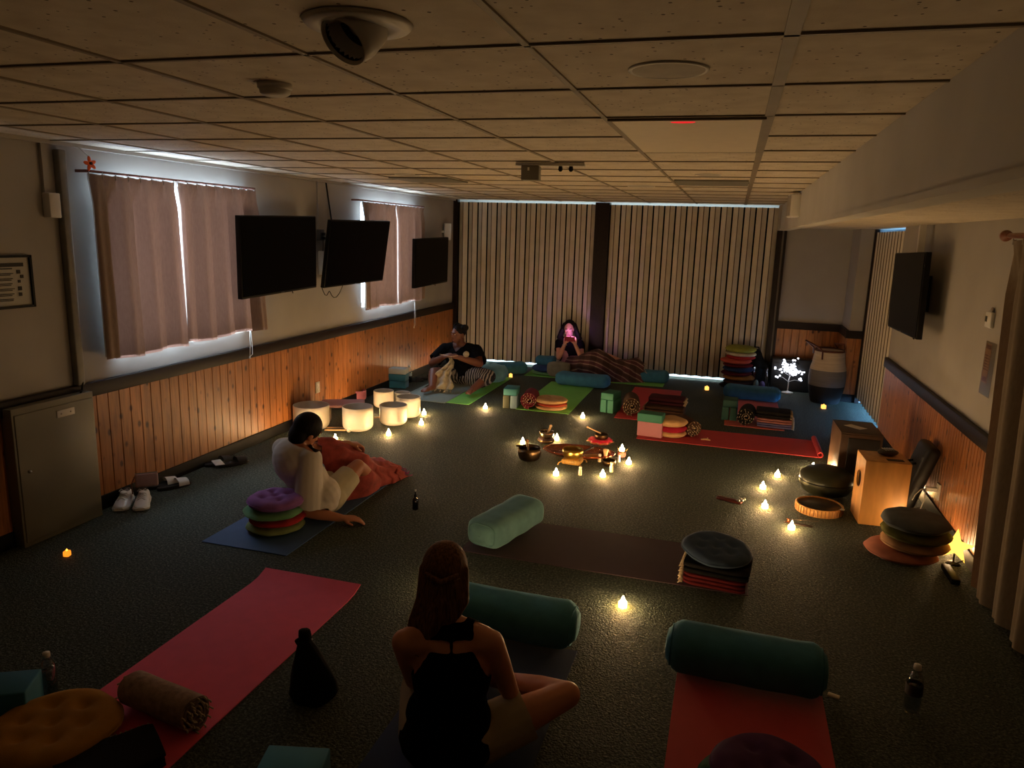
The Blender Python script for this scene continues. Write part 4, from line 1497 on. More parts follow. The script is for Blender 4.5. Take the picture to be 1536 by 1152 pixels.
metal_bowl('large dark bronze bowl at the left of the ring', (-1.60, 6.13, .002), .105, .115, M_BRONZE)
mallet('wooden mallet leaning upright in the dark bronze bowl', (-1.595, 6.11, .018), (-1.625, 6.13, .175), .011, .016, M_BEECH, mat('suede_tan', (150, 104, 66), .9))
mallet('short mallet resting across the rim of the dark bronze bowl', (-1.72, 6.12, .124), (-1.66, 6.13, .122), .010, .013, M_BRONZE, M_BRONZE)
t = thing('singing_bowl_cushion', 'dark ring cushion under the small footed metal bowl', 'cushion', (-1.60, 6.76, .002))
MB().lathe([(.02, .0), (.07, .0), (.082, .02), (.07, .042), (.045, .045), (.02, .03)], n=30, warp=lambda p: Vector((p.x * (1 + .05 * math.sin(6 * math.atan2(p.y, p.x))), p.y * (1 + .05 * math.sin(6 * math.atan2(p.y, p.x))), p.z))).build('pad', mat('dark_brocade', (66, 46, 40), .45, var=.4, vs=50), t)
MB().tube([(.083 * math.cos(a), .083 * math.sin(a), .02) for a in [2 * PI * k / 30 for k in range(30)]], .003, 6, closed=True).build('piping', M_BRASS, t)
metal_bowl('small silver bowl on its dark ring cushion', (-1.60, 6.76, .040), .072, .07, mat('silver_bowl', (170, 150, 128), .25, metal=1.0, var=.1))
mallet('pale wooden mallet standing in the small silver bowl', (-1.60, 6.76, .05), (-1.56, 6.76, .165), .013, .014, M_BEECH, M_BEECH)

t = thing('oval_tray', 'long oval copper-coloured tray in the middle of the ring', 'tray', (-1.21, 6.42, .002), .04)
rows = []
for r, z in ((.02, .004), (.6, .004), (.8, .014), (.93, .034), (1.0, .046), (.985, .05), (.92, .042), (.78, .022), (.6, .012), (.02, .012)):
    rows.append([(.335 * r * math.cos(a), .19 * r * math.sin(a), z) for a in [2 * PI * k / 48 for k in range(48)]])
MB().grid(rows, False, True).build('dish', M_COPPER, t)
MB().tube([(.33 * math.cos(a), .187 * math.sin(a), .049) for a in [2 * PI * k / 48 for k in range(48)]], .004, 6, closed=True).build('rim', M_COPPER, t)
t = thing('feather', 'long white feather lying in the oval tray', 'feather', (-1.26, 6.40, .018), -.35)
MB().grid([[(x, .018 * math.sin(PI * min(1, (x + .13) / .26)) * s, .004 + .01 * (x + .13) + .004 * (1 - abs(s))) for s in (-1, -.5, 0, .5, 1)] for x in [-.13 + .26 * k / 14 for k in range(15)]]).build('vane', M_WHITEC, t)
MB().tube([(-.15, 0, .004), (0, 0, .011), (.13, 0, .014)], .0022, 6).build('quill', M_WHITEP, t)
tag(MB().box((0, 0, .02), (.14, .035, .026), bev=.006).build('wooden_clapper', M_BEECH, loc=(-1.08, 6.36, .014), rot=(0, 0, .5)), 'pale wooden stick lying across the oval tray', 'stick')
tag(MB().box((0, 0, .03), (.1, .07, .05), bev=.008).build('carved_box', M_COPPER, loc=(-.98, 6.46, .014), rot=(0, 0, .1)), 'small carved box in the right end of the oval tray', 'box')

t = thing('bowl_cushion', 'square gold cushion under the brass bowl in front of the tray', 'cushion', (-1.215, 6.17, .002), -.08)
MB().box((0, 0, .028), (.17, .15, .05), bev=.022, seg=4).build('pad', mat('gold_brocade', (150, 112, 46), .5, var=.4, vs=60), t)
for sx in (-1, 1):
    for sy in (-1, 1):
        MB().tube([(sx * .08, sy * .07, .03), (sx * .1, sy * .09, .02), (sx * .105, sy * .095, .0)], [.004, .006, .008], 6).build('tassel', mat('gold_brocade', (150, 112, 46), .5), t)
metal_bowl('bright brass bowl on the square gold cushion', (-1.215, 6.17, .053), .092, .085, M_BRASS)
mallet('dark mallet resting in the bright brass bowl', (-1.2, 6.17, .075), (-1.05, 6.2, .16), .009, .013, M_DARKWOOD, M_DARKWOOD)
t = thing('bowl_cushion', 'red satin petal cushion at the back of the ring', 'cushion', (-1.10, 6.93, .002))
MB().lathe([(.001, .0), (.09, .0), (.12, .02), (.10, .042), (.05, .04), (.001, .034)], n=48, warp=lambda p: Vector((p.x * (1 + .10 * math.cos(9 * math.atan2(p.y, p.x))), p.y * (1 + .10 * math.cos(9 * math.atan2(p.y, p.x))), p.z))).build('pad', M_SATIN, t)
MB().tube([(.122 * (1 + .1 * math.cos(9 * a)) * math.cos(a), .122 * (1 + .1 * math.cos(9 * a)) * math.sin(a), .02) for a in [2 * PI * k / 72 for k in range(72)]], .004, 6, closed=True).build('piping', M_BRASS, t)
metal_bowl('small dark silver bowl on the red satin cushion', (-1.09, 6.93, .037), .068, .055, M_BRONZE)
mallet('thin mallet resting over the rim of the bowl on red satin', (-1.10, 6.93, .098), (-1.24, 6.98, .132), .007, .011, M_BEECH, M_BEECH)

t = thing('oil_burner', 'metal and clay oil burner holding a lit tealight at the right of the ring', 'oil burner', (-.835, 6.55, .002))
MB().lathe([(.001, 0), (.034, 0), (.04, .02), (.036, .044), (.026, .048), (.001, .046)], n=22).build('clay_base', mat('pink_clay', (178, 110, 96), .7), t)
MB().lathe([(.03, .046), (.042, .048), (.044, .053), (.03, .054), (.001, .053)], n=22).build('metal_dish', M_BRONZE, t)
for a in range(3):
    an = a * 2 * PI / 3 + .4
    MB().cyl((.036 * math.cos(an), .036 * math.sin(an), .045), (.066 * math.cos(an), .066 * math.sin(an), .085), .003).build('prong', M_BRONZE, t)
metal_bowl('small dark cup bowl standing between the pale bottles', (-.90, 6.22, .002), .06, .055, M_BRONZE)


def vial(label, c, h, r, m, cap):
    t_ = thing('vial', label, 'small bottle', c)
    MB().lathe([(.001, 0), (r, 0), (r * 1.02, .003), (r, h * .62), (r * .5, h * .72), (r * .5, h * .76)], n=16).build('body', m, t_)
    MB().lathe([(r * .52, h * .74), (r * .85, h * .76), (r * .85, h * .99), (r * .8, h), (.001, h)], n=16).build('cap', cap, t_)


M_IVORY = mat('ivory_label', (226, 206, 168), .45, var=.1, vs=40)
t = thing('hourglass_rattle', 'pale hourglass shaped wooden piece beside the tray', 'rattle', (-.945, 6.30, .002))
MB().lathe([(.001, 0), (.026, 0), (.026, .008), (.014, .05), (.014, .07), (.024, .115), (.024, .122), (.001, .123)], n=18).build('body', M_BEECH, t)
MB().lathe([(.0145, .054), (.0165, .06), (.0145, .066)], n=18).build('cord_band', M_RUST, t)
q = FL(870, 713)
vial('small pale bottle leaning right before the gold cushion', (q.x, q.y, .002), .075, .014, M_IVORY, M_WHITE)
q = FL(917, 708)
vial('little ivory bottle in front of the dark cup bowl', (q.x, q.y, .002), .085, .017, M_IVORY, M_IVORY)
q = FL(905, 692)
vial('white bottle at the left of the dark cup bowl', (q.x - .03, q.y - .03, .002), .07, .016, M_IVORY, M_WHITE)
q = FL(928, 693)
vial('white bottle at the right of the dark cup bowl', (q.x, q.y, .002), .06, .013, M_WHITE, M_WHITE)

# bell strap and incense holder
t = thing('bell_strap', 'dark red wooden bell strap lying on the carpet', 'bells', (.17, 5.66, .002), -.35)
MB().box((-.05, 0, .014), (.2, .05, .024), bev=.01).build('strap', mat('dark_red_wood', (84, 26, 20), .5), t)
for k in range(4):
    MB().ell((.03 + .022 * (k % 2), -.03 + .02 * k, .036), (.013, .013, .013), nu=8, nv=10).build('bell', M_STEEL, t)
t = thing('incense_holder', 'dark boat-shaped incense holder with a thin stick', 'incense holder', (.60, 5.36, .002), -.15)
MB().box((0, 0, .006), (.19, .032, .01), bev=.004).build('board', M_DARKWOOD, t)
MB().lathe([(.001, 0), (.011, 0), (.009, .02), (.004, .026), (.001, .027)], c=(-.07, 0, .01), n=12).build('pot', M_COPPER, t)
MB().cyl((-.07, 0, .03), (.13, .0, .052), .0014, n=6).build('stick', M_BRONZE, t)

# ---- right wall instruments
t = thing('frame_drum', 'shallow frame drum with dark skin and studded pale rim', 'drum', (.77, 5.72, .002), 0)
MB().lathe([(.15, .0), (.165, .0), (.168, .055), (.164, .058), (.154, .058), (.152, .04)], n=44).build('hoop', mat('pale_drum_wood', (206, 152, 84), .5, var=.25, vs=60, stretch=(1, 1, .1)), t)
MB().lathe([(.001, .046), (.154, .046), (.154, .05), (.001, .05)], n=44).build('skin', mat('dark_drum_skin', (34, 30, 24), .4, var=.3, vs=8), t)
st = MB()
for k in range(40):
    a = 2 * PI * k / 40
    st.box((.168 * math.cos(a), .168 * math.sin(a), .03), (.006, .006, .05), None)
st.build('lacing', mat('rawhide', (150, 104, 58), .7), t)['kind'] = 'stuff'
MB().ell((.15, -.09, .062), (.014, .014, .01)).build('jingle', M_STEEL, t)
t = thing('tongue_drum', 'round dark olive steel drum behind the frame drum', 'drum', (.86, 6.15, .002))
MB().lathe([(.001, .0), (.11, .0), (.17, .03), (.205, .085), (.21, .12), (.2, .165), (.15, .205), (.08, .222), (.001, .225)], n=48).build('body', mat('olive_steel', (52, 54, 40), .35, metal=.5, var=.15), t)
MB().tube([(.207 * math.cos(a), .207 * math.sin(a), .12) for a in [2 * PI * k / 48 for k in range(48)]], .006, 6, closed=True).build('seam_band', M_BLACK, t)
for k in range(6):
    a = 2 * PI * k / 6
    MB().tube([(.10 * math.cos(a) + .03 * math.cos(b_), .10 * math.sin(a) + .03 * math.sin(b_), .2185 - .02 * ((.1 + .03 * math.cos(b_ - a)) / .15) ** 3) for b_ in [2 * PI * j / 14 for j in range(14)]], .0022, 5, closed=True).build('tongue', M_BLACK, t)

t = thing('cajon', 'upright pale plywood box drum with a round sound hole', 'drum', (1.16, 5.69, .003), .05)
M_PLY = mat('birch_ply', (196, 142, 78), .45, var=.16, vs=18, stretch=(1, 1, .25))
wd, dp, ht = .30, .29, .475
cj = MB()
cj.box((0, -dp / 2 + .006, ht / 2), (wd, .012, ht), bev=.003).box((0, dp / 2 - .006, ht / 2), (wd, .012, ht), bev=.003)
cj.box((wd / 2 - .006, 0, ht / 2), (.012, dp - .02, ht - .002)).box((0, 0, ht - .007), (wd - .004, dp - .004, .014), bev=.003).box((0, 0, .007), (wd - .004, dp - .004, .014))
# left panel with a real round hole
n = 32
hole = [(-wd / 2, .058 * math.cos(2 * PI * k / n), .30 + .058 * math.sin(2 * PI * k / n)) for k in range(n)]
out = []
for k in range(n):
    a = 2 * PI * k / n
    ca, sa = math.cos(a), math.sin(a)
    s_ = min((dp / 2 - .004) / max(abs(ca), 1e-6), ((ht - .30 - .002) if sa > 0 else .298) / max(abs(sa), 1e-6))
    out.append((-wd / 2, ca * s_, .30 + sa * s_))
inn = [(-wd / 2 + .012, y, z) for x, y, z in hole]
cj.grid([out, hole, inn], False, True, smooth=False)
for cy_, cz_ in ((1, 1), (-1, 1), (-1, -1), (1, -1)):
    pass
cj.box((-wd / 2 + .006, dp / 2 - .03, .0 + ht / 2), (.0118, .05, ht)).box((-wd / 2 + .006, -dp / 2 + .03, ht / 2), (.0118, .05, ht)).box((-wd / 2 + .006, 0, .1), (.0118, dp - .02, .2)).box((-wd / 2 + .006, 0, ht - .05), (.0118, dp - .02, .1))
cj.build('body', M_PLY, t)
MB().lathe([(.058, -.002), (.061, .002), (.058, .004)], M=Matrix.Translation((-wd / 2, 0, .30)) @ align((-1, 0, 0)), n=32).build('sound_hole_ring', mat('dark_blue_ring', (28, 36, 58), .4), t)
MB().box((-wd / 2 + .05, 0, .30), (.004, .2, .2)).build('inner_baffle', M_BLACK, t)
for sx in (-1, 1):
    for sy in (-1, 1):
        MB().lathe([(.001, -.003), (.014, -.003), (.014, .004)], c=(sx * .12, sy * .11, 0), n=12).build('rubber_foot', M_BLACK, t)
t = thing('hand_bell', 'small dark kalimba resting on top of the plywood box drum', 'instrument', (1.19, 5.74, .003 + ht), .3)
MB().ell((0, 0, .025), (.075, .05, .025)).build('body', mat('dark_kalimba_wood', (44, 30, 22), .35, var=.3), t)
for k in range(5):
    MB().box((-.036 + .018 * k, -.01, .05), (.006, .07, .003)).build('tine', M_STEEL, t)
tag(MB().box((0, 0, .002), (.11, .05, .003)).build('card', mat('dark_card', (60, 46, 34), .7), loc=(1.22, 5.62, .003 + ht), rot=(0, 0, .1)), 'dark flat card on the near edge of the box drum top', 'card')

t = thing('guitar_case', 'black instrument case leaning on the right wall behind the box drum', 'instrument case', (1.385, 6.03, .018), 0)
Ml = Matrix.Rotation(.29, 4, 'Y')
MB().box((0, 0, .265), (.10, .32, .53), Ml, bev=.04, seg=4).build('shell', mat('black_case', (16, 15, 15), .5), t)
MB().tube([(-.05, -.05, .36), (-.08, -.05, .34), (-.08, .05, .34), (-.05, .05, .36)], .009, 8, M=Ml).build('handle', M_BLACK, t)
for z in (.14, .42):
    MB().box((-.048, -.12, z), (.008, .025, .025), Ml).build('latch', mat('dull_latch', (60, 58, 54), .5), t)

t = thing('box_seat', 'large dark brown box seat in front of the folding door', 'box', (1.115, 6.63, .002), .03)
MB().box((0, 0, .225), (.32, .46, .45), bev=.006).build('body', mat('dark_brown_board', (78, 54, 36), .5, var=.25, vs=16, stretch=(1, 1, .2)), t)
MB().box((.02, -.234, .22), (.24, .012, .40), bev=.004).build('front_panel', mat('black_board', (26, 20, 16), .5), t)
MB().box((0, 0, .456), (.32, .46, .012), bev=.003).build('lid', mat('dark_brown_lid', (60, 42, 30), .4, var=.2), t)
tag(MB().box((0, 0, .001), (.09, .16, .002)).build('paper_sheet', mat('white_paper', (210, 204, 196), .7, var=.02), loc=(1.10, 6.62, .4655), rot=(0, 0, .75)), 'white paper strip lying on the dark brown box seat', 'paper')

# plug-in night lights on the right wall
G_WARM = glow('warm_shade', (255, 196, 80), 1.6)
t = thing('wall_outlet', 'white outlet with plug in the right pine panelling', 'outlet', (XR - .02, 5.86, .215))
MB().box((0, 0, 0), (.014, .075, .118), bev=.003).build('plate', M_WHITEP, t)
MB().box((-.045, 0, .01), (.075, .03, .03), bev=.004).build('plug', M_WHITE, t)
tag(MB().tube([(1.50, 5.86, .225), (1.46, 5.83, .225), (1.42, 5.80, .19), (1.40, 5.78, .15)], .004, 6).tube([(1.50, 5.86, .22), (1.49, 5.82, .16), (1.46, 5.78, .08), (1.41, 5.74, .03), (1.36, 5.72, .012)], .004, 6).build('lamp_cord', M_CORD), 'white lamp cord looping from the right wall outlet to the floor', 'cord')
t = thing('star_lantern', 'glowing paper star lantern on the floor at the right wall', 'lantern', (1.50, 5.02, .125), 0)
sp_ = []
vs, fs = [], []
for k in range(10):
    a = PI / 2 + 2 * PI * k / 10
    r = .115 if k % 2 == 0 else .048
    vs.append((0, r * math.cos(a), r * math.sin(a)))
vs += [(-.045, 0, 0), (.045, 0, 0)]
for k in range(10):
    fs += [[k, (k + 1) % 10, 10], [(k + 1) % 10, k, 11]]
MB().add(vs, fs, Matrix.Rotation(.85, 4, 'Z'), smooth=False).build('paper_star', glow('lit_paper', (255, 190, 76), 2.6), t)
MB().lathe([(.001, -.122), (.045, -.122), (.03, -.112), (.006, -.108), (.006, -.06)], n=16).build('stand', M_BLACK, t)
t = thing('power_strip', 'dark power strip with lead on the floor by the star lantern', 'power strip', (1.43, 4.80, .002), 0)
MB().box((0, 0, .018), (.05, .24, .034), bev=.006).build('body', M_BLACK, t)
MB().tube([(0, .12, .018), (.03, .15, .012), (.11, .17, .05)], .004, 6).build('lead', M_BLACK, t)
def pt_lamp(name, loc, w, r=.02, col=(1, .6, .2)):
    l = bpy.data.lights.new(name, 'POINT')
    l.energy = w
    l.color = col
    l.shadow_soft_size = r
    o = bpy.data.objects.new(name, l)
    C.objects.link(o)
    o.location = loc
    o.visible_camera = True
    return o


tealight('lit tealight on the floor behind the right wall cushion stack', (1.53, 5.24, .002), .6, 'flameless tealights on the carpet')
tealight('lit tealight on the floor behind the leaning instrument case', (1.53, 6.42, .002), .6, 'flameless tealights on the carpet')
tealight('lit tealight on the floor hidden behind the plywood box drum', (1.37, 5.42, .002), .6, 'flameless tealights on the carpet')

# ---- back right corner
t = thing('light_tree', 'small white twig tree with many white leaf lights', 'lamp', (.83, 10.30, .001))
M_TWIG = mat('white_bark', (225, 225, 225), .5, var=.02)
G_LEAF = glow('white_leaf_led', (235, 240, 255), 7)
MB().lathe([(.001, 0), (.062, 0), (.062, .012), (.02, .018), (.008, .03), (.001, .03)], n=24).build('base', M_TWIG, t)
tw = MB().tube([(0, 0, .02), (0.002, 0, .09), (.0, 0, .15), (.012, 0, .2)], [.007, .006, .006, .005], 8)
lf = MB()
r_ = random.Random(4)
tips = []
for k in range(15):
    a = 2.4 * k
    if k < 13:
        rr, zz = r_.uniform(.05, .16), r_.uniform(.24, .40)
        b0 = (.012, 0, .19)
    else:
        rr, zz = .13, (.19, .15)[k - 13]
        b0 = (.0, 0, .13)
    p1 = Vector((rr * math.cos(a) * 1.1 + .0, rr * math.sin(a) * .6, zz))
    if k >= 13:
        p1 = Vector(((-.13, .12)[k - 13], -.02, zz))
    b0 = Vector(b0)
    mid = (b0 + p1) / 2 + Vector((0, 0, .015))
    tw.tube([b0, mid, p1], [.0035, .0025, .0015], 5)
    for j in range(6):
        q = .45 + .55 * j / 5
        base = b0.lerp(p1, q) + Vector((r_.uniform(-.022, .022), r_.uniform(-.02, .02), r_.uniform(-.015, .03)))
        if k >= 13 and j < 3:
            continue
        tips.append(base)
tw.build('branches', M_TWIG, t)
for p in tips:
    MB().ell(p, (.0105, .0105, .0085), nu=5, nv=7).build('leaf_light', G_LEAF, t)
t_tree = t
t_tree.scale = (1.2, 1.2, 1.2)
t = thing('basket', 'tall rope basket banded white, grey and black with brown handles', 'basket', (1.25, 9.93, .002))
M_ROPEW = mat('white_rope', (190, 176, 158), .9, var=.12, vs=20, bump=.5, bs=90, stretch=(.2, .2, 3))
M_ROPEG = mat('grey_rope', (112, 110, 112), .9, var=.12, vs=20, bump=.5, bs=90, stretch=(.2, .2, 3))
M_ROPEK = mat('black_rope', (16, 16, 17), .9, var=.12, vs=20, bump=.5, bs=90, stretch=(.2, .2, 3))
M_STRAP = mat('brown_leather', (84, 40, 28), .5)


def bask(z0, z1, n=8, inner=False):
    def R(z):
        return .17 + .05 * math.sin(min(1, z / .5) * PI * .8) - .03 * max(0, (z - .45) / .25)
    return [(R(z0 + (z1 - z0) * k / n), z0 + (z1 - z0) * k / n) for k in range(n + 1)]


MB().lathe([(.001, 0)] + bask(0, .22), n=44).build('black_band', M_ROPEK, t)
MB().lathe(bask(.22, .42), n=44).build('grey_band', M_ROPEG, t)
MB().lathe(bask(.42, .66) + [(.165, .665), (.155, .655), (.155, .3), (.001, .3)], n=44).build('white_band', M_ROPEW, t)
MB().lathe([(.170, .64), (.181, .655), (.170, .672), (.159, .66)], n=44).build('rim_binding', M_STRAP, t)
MB().tube([(-.1, -.165, .56), (-.105, -.18, .66), (-.14, -.17, .70), (-.24, -.12, .75), (-.3, -.05, .77), (-.26, -.0, .74), (-.19, .05, .68), (-.18, .1, .6)], .010, 8).build('handle', M_STRAP, t)
MB().tube([(.1, .16, .58), (.1, .16, .68), (.06, .17, .73), (.17, .12, .73), (.18, .08, .68), (.165, .07, .58)], .010, 8).build('handle', M_STRAP, t)
t = thing('basket', 'pale rope basket half hidden behind the banded one', 'basket', (1.285, 10.50, .002))
MB().lathe([(.001, 0), (.13, 0), (.15, .2), (.15, .58), (.14, .6), (.135, .59), (.135, .3), (.001, .3)], n=36).build('body', M_ROPEW, t)
MB().lathe([(.138, .585), (.15, .6), (.138, .612)], n=36).build('rim_binding', M_STRAP, t)
t = thing('storage_case', 'black storage case standing behind the light tree', 'case', (.86, 10.54, .001))
MB().box((0, 0, .22), (.52, .22, .44), bev=.02, seg=3).build('body', mat('black_case', (16, 15, 15), .5), t)
MB().tube([(-.08, -.11, .38), (-.07, -.135, .40), (.07, -.135, .40), (.08, -.11, .38)], .008, 8).build('handle', M_BLACK, t)
t = thing('black_backpack', 'slumped black backpack against the cushion tower', 'backpack', (.395, 10.54, .001))
MB().chain([(0, .02, .12), (0, .04, .34), (.0, .05, .44)], [.12, .13, .09]).chain([(-.12, .0, .1), (-.11, 0, .28)], [.07, .06]).chain([(.12, .0, .1), (.15, .0, .3)], [.07, .06]).melt('body', M_BLACKC, t, .02)
MB().tube([(-.04, -.02, .50), (-.03, -.03, .56), (.03, -.03, .56), (.04, -.02, .50)], .010, 8).build('handle', M_BLACK, t)
t = thing('clear_gift_bag', 'clear plastic bag of pale and lilac odds and ends by the cushion tower', 'bag', (.47, 10.28, .001))
m_ = MB()
rows = []
for z, s in ((0, .9), (.08, 1.0), (.2, 1.02), (.29, .92), (.315, 1.0)):
    rows.append([(.095 * s * math.copysign(abs(math.cos(a)) ** .6, math.cos(a)) + .004 * math.sin(7 * a + z * 30), .06 * s * math.copysign(abs(math.sin(a)) ** .6, math.sin(a)), z) for a in [2 * PI * k / 32 for k in range(32)]])
m_.grid(rows, False, True).build('bag_sheet', clear('clear_film', (225, 228, 232), .35, .15), t)
MB().ell((-.045, 0, .075), (.035, .04, .075)).build('pale_bundle', fabric('pale_green_plush', (142, 160, 150)), t)
MB().ell((.03, -.005, .07), (.04, .04, .07)).build('lilac_bundle', fabric('lilac_plush', (126, 116, 170)), t)

# ---- shoes by the left wall
def sneaker(label, c, rz, m=M_WHITE):
    """low running shoe, toe along +x"""
    t_ = thing('sneaker', label, 'shoe', c, rz)
    L_ = .27
    secs = [(-.5, .030, .026, .07), (-.44, .036, .027, .085), (-.30, .038, .026, .095), (-.12, .038, .026, .085), (.05, .042, .024, .078), (.2, .047, .022, .064), (.33, .047, .022, .05), (.43, .038, .022, .042), (.49, .022, .022, .034)]
    rows = []
    for u, w_, z0, z1 in secs:
        row = []
        for k in range(16):
            a = PI * k / 15
            row.append((u * L_, w_ * math.cos(a), z0 + (z1 - z0) * math.sin(a) ** .55))
        rows.append(row)
    MB().grid(rows).build('upper', m, t_)
    so = MB()
    rows = []
    for u, w_, z0, z1 in secs:
        lift = .010 * max(0, (u - .2) / .3) ** 2
        ww = w_ + .006
        rows.append([(u * L_ * 1.03, -ww, lift), (u * L_ * 1.03, -ww - .002, .014 + lift), (u * L_ * 1.03, -ww + .004, .028), (u * L_ * 1.03, ww - .004, .028), (u * L_ * 1.03, ww + .002, .014 + lift), (u * L_ * 1.03, ww, lift)])
    so.grid(rows, False, True)
    so.add(rows[0], [list(range(6))]).add(rows[-1], [list(range(6))[::-1]])
    so.build('sole', mat('white_rubber', (205, 203, 198), .6), t_)
    MB().ell((-.085, 0, .089), (.045, .024, .008)).build('opening', mat('shoe_lining', (60, 52, 50), .9), t_)
    MB().ell((-.01, 0, .093), (.045, .022, .014), Matrix.Rotation(-.25, 4, 'Y')).build('tongue', m, t_)
    lc = MB()
    for k in range(4):
        x = -.012 + .022 * k
        z = .094 - .007 * k
        lc.tube([(x, -.030, z - .018), (x + .006, 0, z + .006), (x, .030, z - .018)], .003, 6)
    lc.tube([(-.02, 0, .103), (-.03, .02, .112), (-.02, .032, .1), (-.015, .01, .104)], .0025, 6).tube([(-.02, 0, .103), (-.03, -.02, .112), (-.02, -.032, .1), (-.015, -.01, .104)], .0025, 6)
    lc.build('laces', m, t_)
    return t_


sneaker('white running shoe nearest the metal cabinet', (-4.00, 4.00, .001), -1.05)
sneaker('white running shoe with the pink pouch in it', (-3.885, 4.05, .001), -.95)
t = thing('pouch', 'pale pink pouch tucked into the right white shoe', 'pouch', (-3.93, 4.15, .10), .75)
MB().box((0, 0, .05), (.15, .035, .10), Matrix.Rotation(-.25, 4, 'X'), bev=.014, seg=3).build('body', fabric('pink_canvas', (178, 150, 150)), t)
MB().box((0, -.0, .101), (.15, .02, .006), Matrix.Rotation(-.25, 4, 'X')).build('zip', M_STEEL, t)
MB().tube([(-.075, -.01, .09), (-.1, -.03, .04), (-.095, -.04, -.03)], .004, 6).build('strap', M_BROWN, t)


def slide(label, c, rz, strap_m, print_m=None):
    t_ = thing('slide_sandal', label, 'sandal', c, rz)
    out = []
    for k in range(28):
        a = 2 * PI * k / 28
        x = .13 * math.cos(a)
        w_ = .043 + .007 * math.cos(a)
        out.append((x, w_ * math.copysign(abs(math.sin(a)) ** .75, math.sin(a))))
    s_ = MB().grid([[(x * q, y * q, z) for x, y in out] for q, z in ((.01, 0), (.95, 0), (1, .006), (1, .02), (.96, .026), (.9, .022), (.01, .021))], False, True)
    s_.build('sole', mat('black_sole', (24, 24, 25), .7), t_)
    rows = []
    for x in (.015, .04, .07, .095):
        rows.append([(x, .053 * math.cos(a), .018 + (.052 - .14 * (x - .015)) * math.sin(a) ** .8) for a in [PI * k / 14 for k in range(15)]])
    MB().grid(rows).build('strap', strap_m, t_)
    if print_m:
        MB().box((.055, 0, .067), (.03, .035, .003), Matrix.Rotation(.14, 4, 'Y')).build('strap_patch', print_m, t_)
    return t_


M_SLB = mat('black_strap', (22, 22, 23), .6)
slide('black slide sandal with white strap nearer the camera', (-3.94, 4.43, .001), 1.12, M_WHITE, M_BLACK)
slide('black slide sandal with white strap against the baseboard', (-4.035, 4.42, .001), 1.10, M_WHITE, M_BLACK)
slide('all black slide sandal nearer the room', (-3.88, 5.06, .001), 1.10, M_SLB)
slide('all black slide sandal against the baseboard with the white phone on it', (-4.00, 5.03, .001), 1.15, M_SLB)
tag(MB().box((0, 0, .005), (.075, .15, .009), bev=.004).build('phone', M_WHITE, loc=(-3.975, 4.98, .027), rot=(0, 0, .9)), 'white phone lying on the black sandal by the baseboard', 'phone')
slide('black sandal beside the grey mat, farther of the far pair', (-3.86, 9.12, .001), .5, M_SLB)
slide('black sandal beside the grey mat, nearer of the far pair', (-3.95, 8.92, .001), .4, M_SLB)
# ------------------------------------------------------------------ people


def skin(name, rgb):
    return mat(name, rgb, .5, var=.06, vs=9, bump=.05, bs=120, spec=.4)


SK_FAIR = skin('fair_skin', (208, 146, 116))
SK_TAN = skin('tan_skin', (176, 116, 88))
SK_DEEP = skin('deep_skin', (104, 64, 48))
SK_LIGHT = skin('light_skin', (206, 152, 132))


def hair_mat(name, a, b):
    k = N(name)
    v = k.coord('Object', (90, 90, 7))
    nz = k.n('ShaderNodeTexNoise', i_Scale=1.6, i_Detail=4.0)
    k.l(v, nz.inputs['Vector'])
    k.l(k.ramp(nz.outputs['Fac'], [(.3, lin(a)), (.7, lin(b))]), k.bs.inputs['Base Color'])
    k.bs.inputs['Roughness'].default_value = .6
    k.bs.inputs['Specular IOR Level'].default_value = .12
    k.bump(nz.outputs['Fac'], .5, .004)
    return k.m


H_BROWN = hair_mat('brown_hair', (64, 40, 22), (132, 90, 52))
H_BLACK = hair_mat('black_hair', (10, 8, 8), (26, 20, 18))


def ortho(z, x):
    z = Vector(z).normalized()
    x = Vector(x)
    x = (x - z * x.dot(z)).normalized()
    return x, z.cross(x), z


def frame(c, x, y, z):
    return Matrix(((x.x, y.x, z.x, c.x), (x.y, y.y, z.y, c.y), (x.z, y.z, z.z, c.z), (0, 0, 0, 1)))


class Fig:
    def __init__(s, name, label, root):
        s.root = Vector(root)
        s.t = thing(name, label, 'person', root)
        s.off = -s.root

    def melt(s, mb, name, m, voxel=.009, smooth=4, keep=None, parent=None):
        o = mb.melt(name, m, parent or s.t, voxel, smooth, loc=s.off if parent is None else (0, 0, 0))
        if keep:
            bm = bmesh.new()
            bm.from_mesh(o.data)
            bmesh.ops.delete(bm, geom=[v for v in bm.verts if not keep(v.co)], context='VERTS')
            for _ in range(3):
                bnd = {v for e in bm.edges if e.is_boundary for v in e.verts}
                new = {}
                for v in bnd:
                    nb = [e.other_vert(v) for e in v.link_edges if e.is_boundary]
                    if len(nb) == 2:
                        new[v] = v.co * .4 + (nb[0].co + nb[1].co) * .3
                for v, c_ in new.items():
                    v.co = c_
            bm.to_mesh(o.data)
            bm.free()
        return o

    def build(s, mb, name, m, parent=None):
        return mb.build(name, m, parent or s.t, loc=s.off if parent is None else (0, 0, 0))


def torso(mb, P, Cc, Nk, rv, w=1.0, inf=0.0, d=1.0):
    x, y, z = ortho(Cc - P, rv)
    R3 = Matrix((x, y, z)).transposed().to_4x4()
    mb.ell(P, (.165 * w + inf, .125 * d + inf, .12 + inf), R3)
    mb.ell(P.lerp(Cc, .5), (.138 * w + inf, .105 * d + inf, .15 + inf), R3)
    mb.ell(Cc, (.150 * w + inf, .115 * d + inf, .16 + inf), R3)
    mb.ell(Cc.lerp(Nk, .45), (.135 * w + inf, .088 * d + inf, .1 + inf), R3)


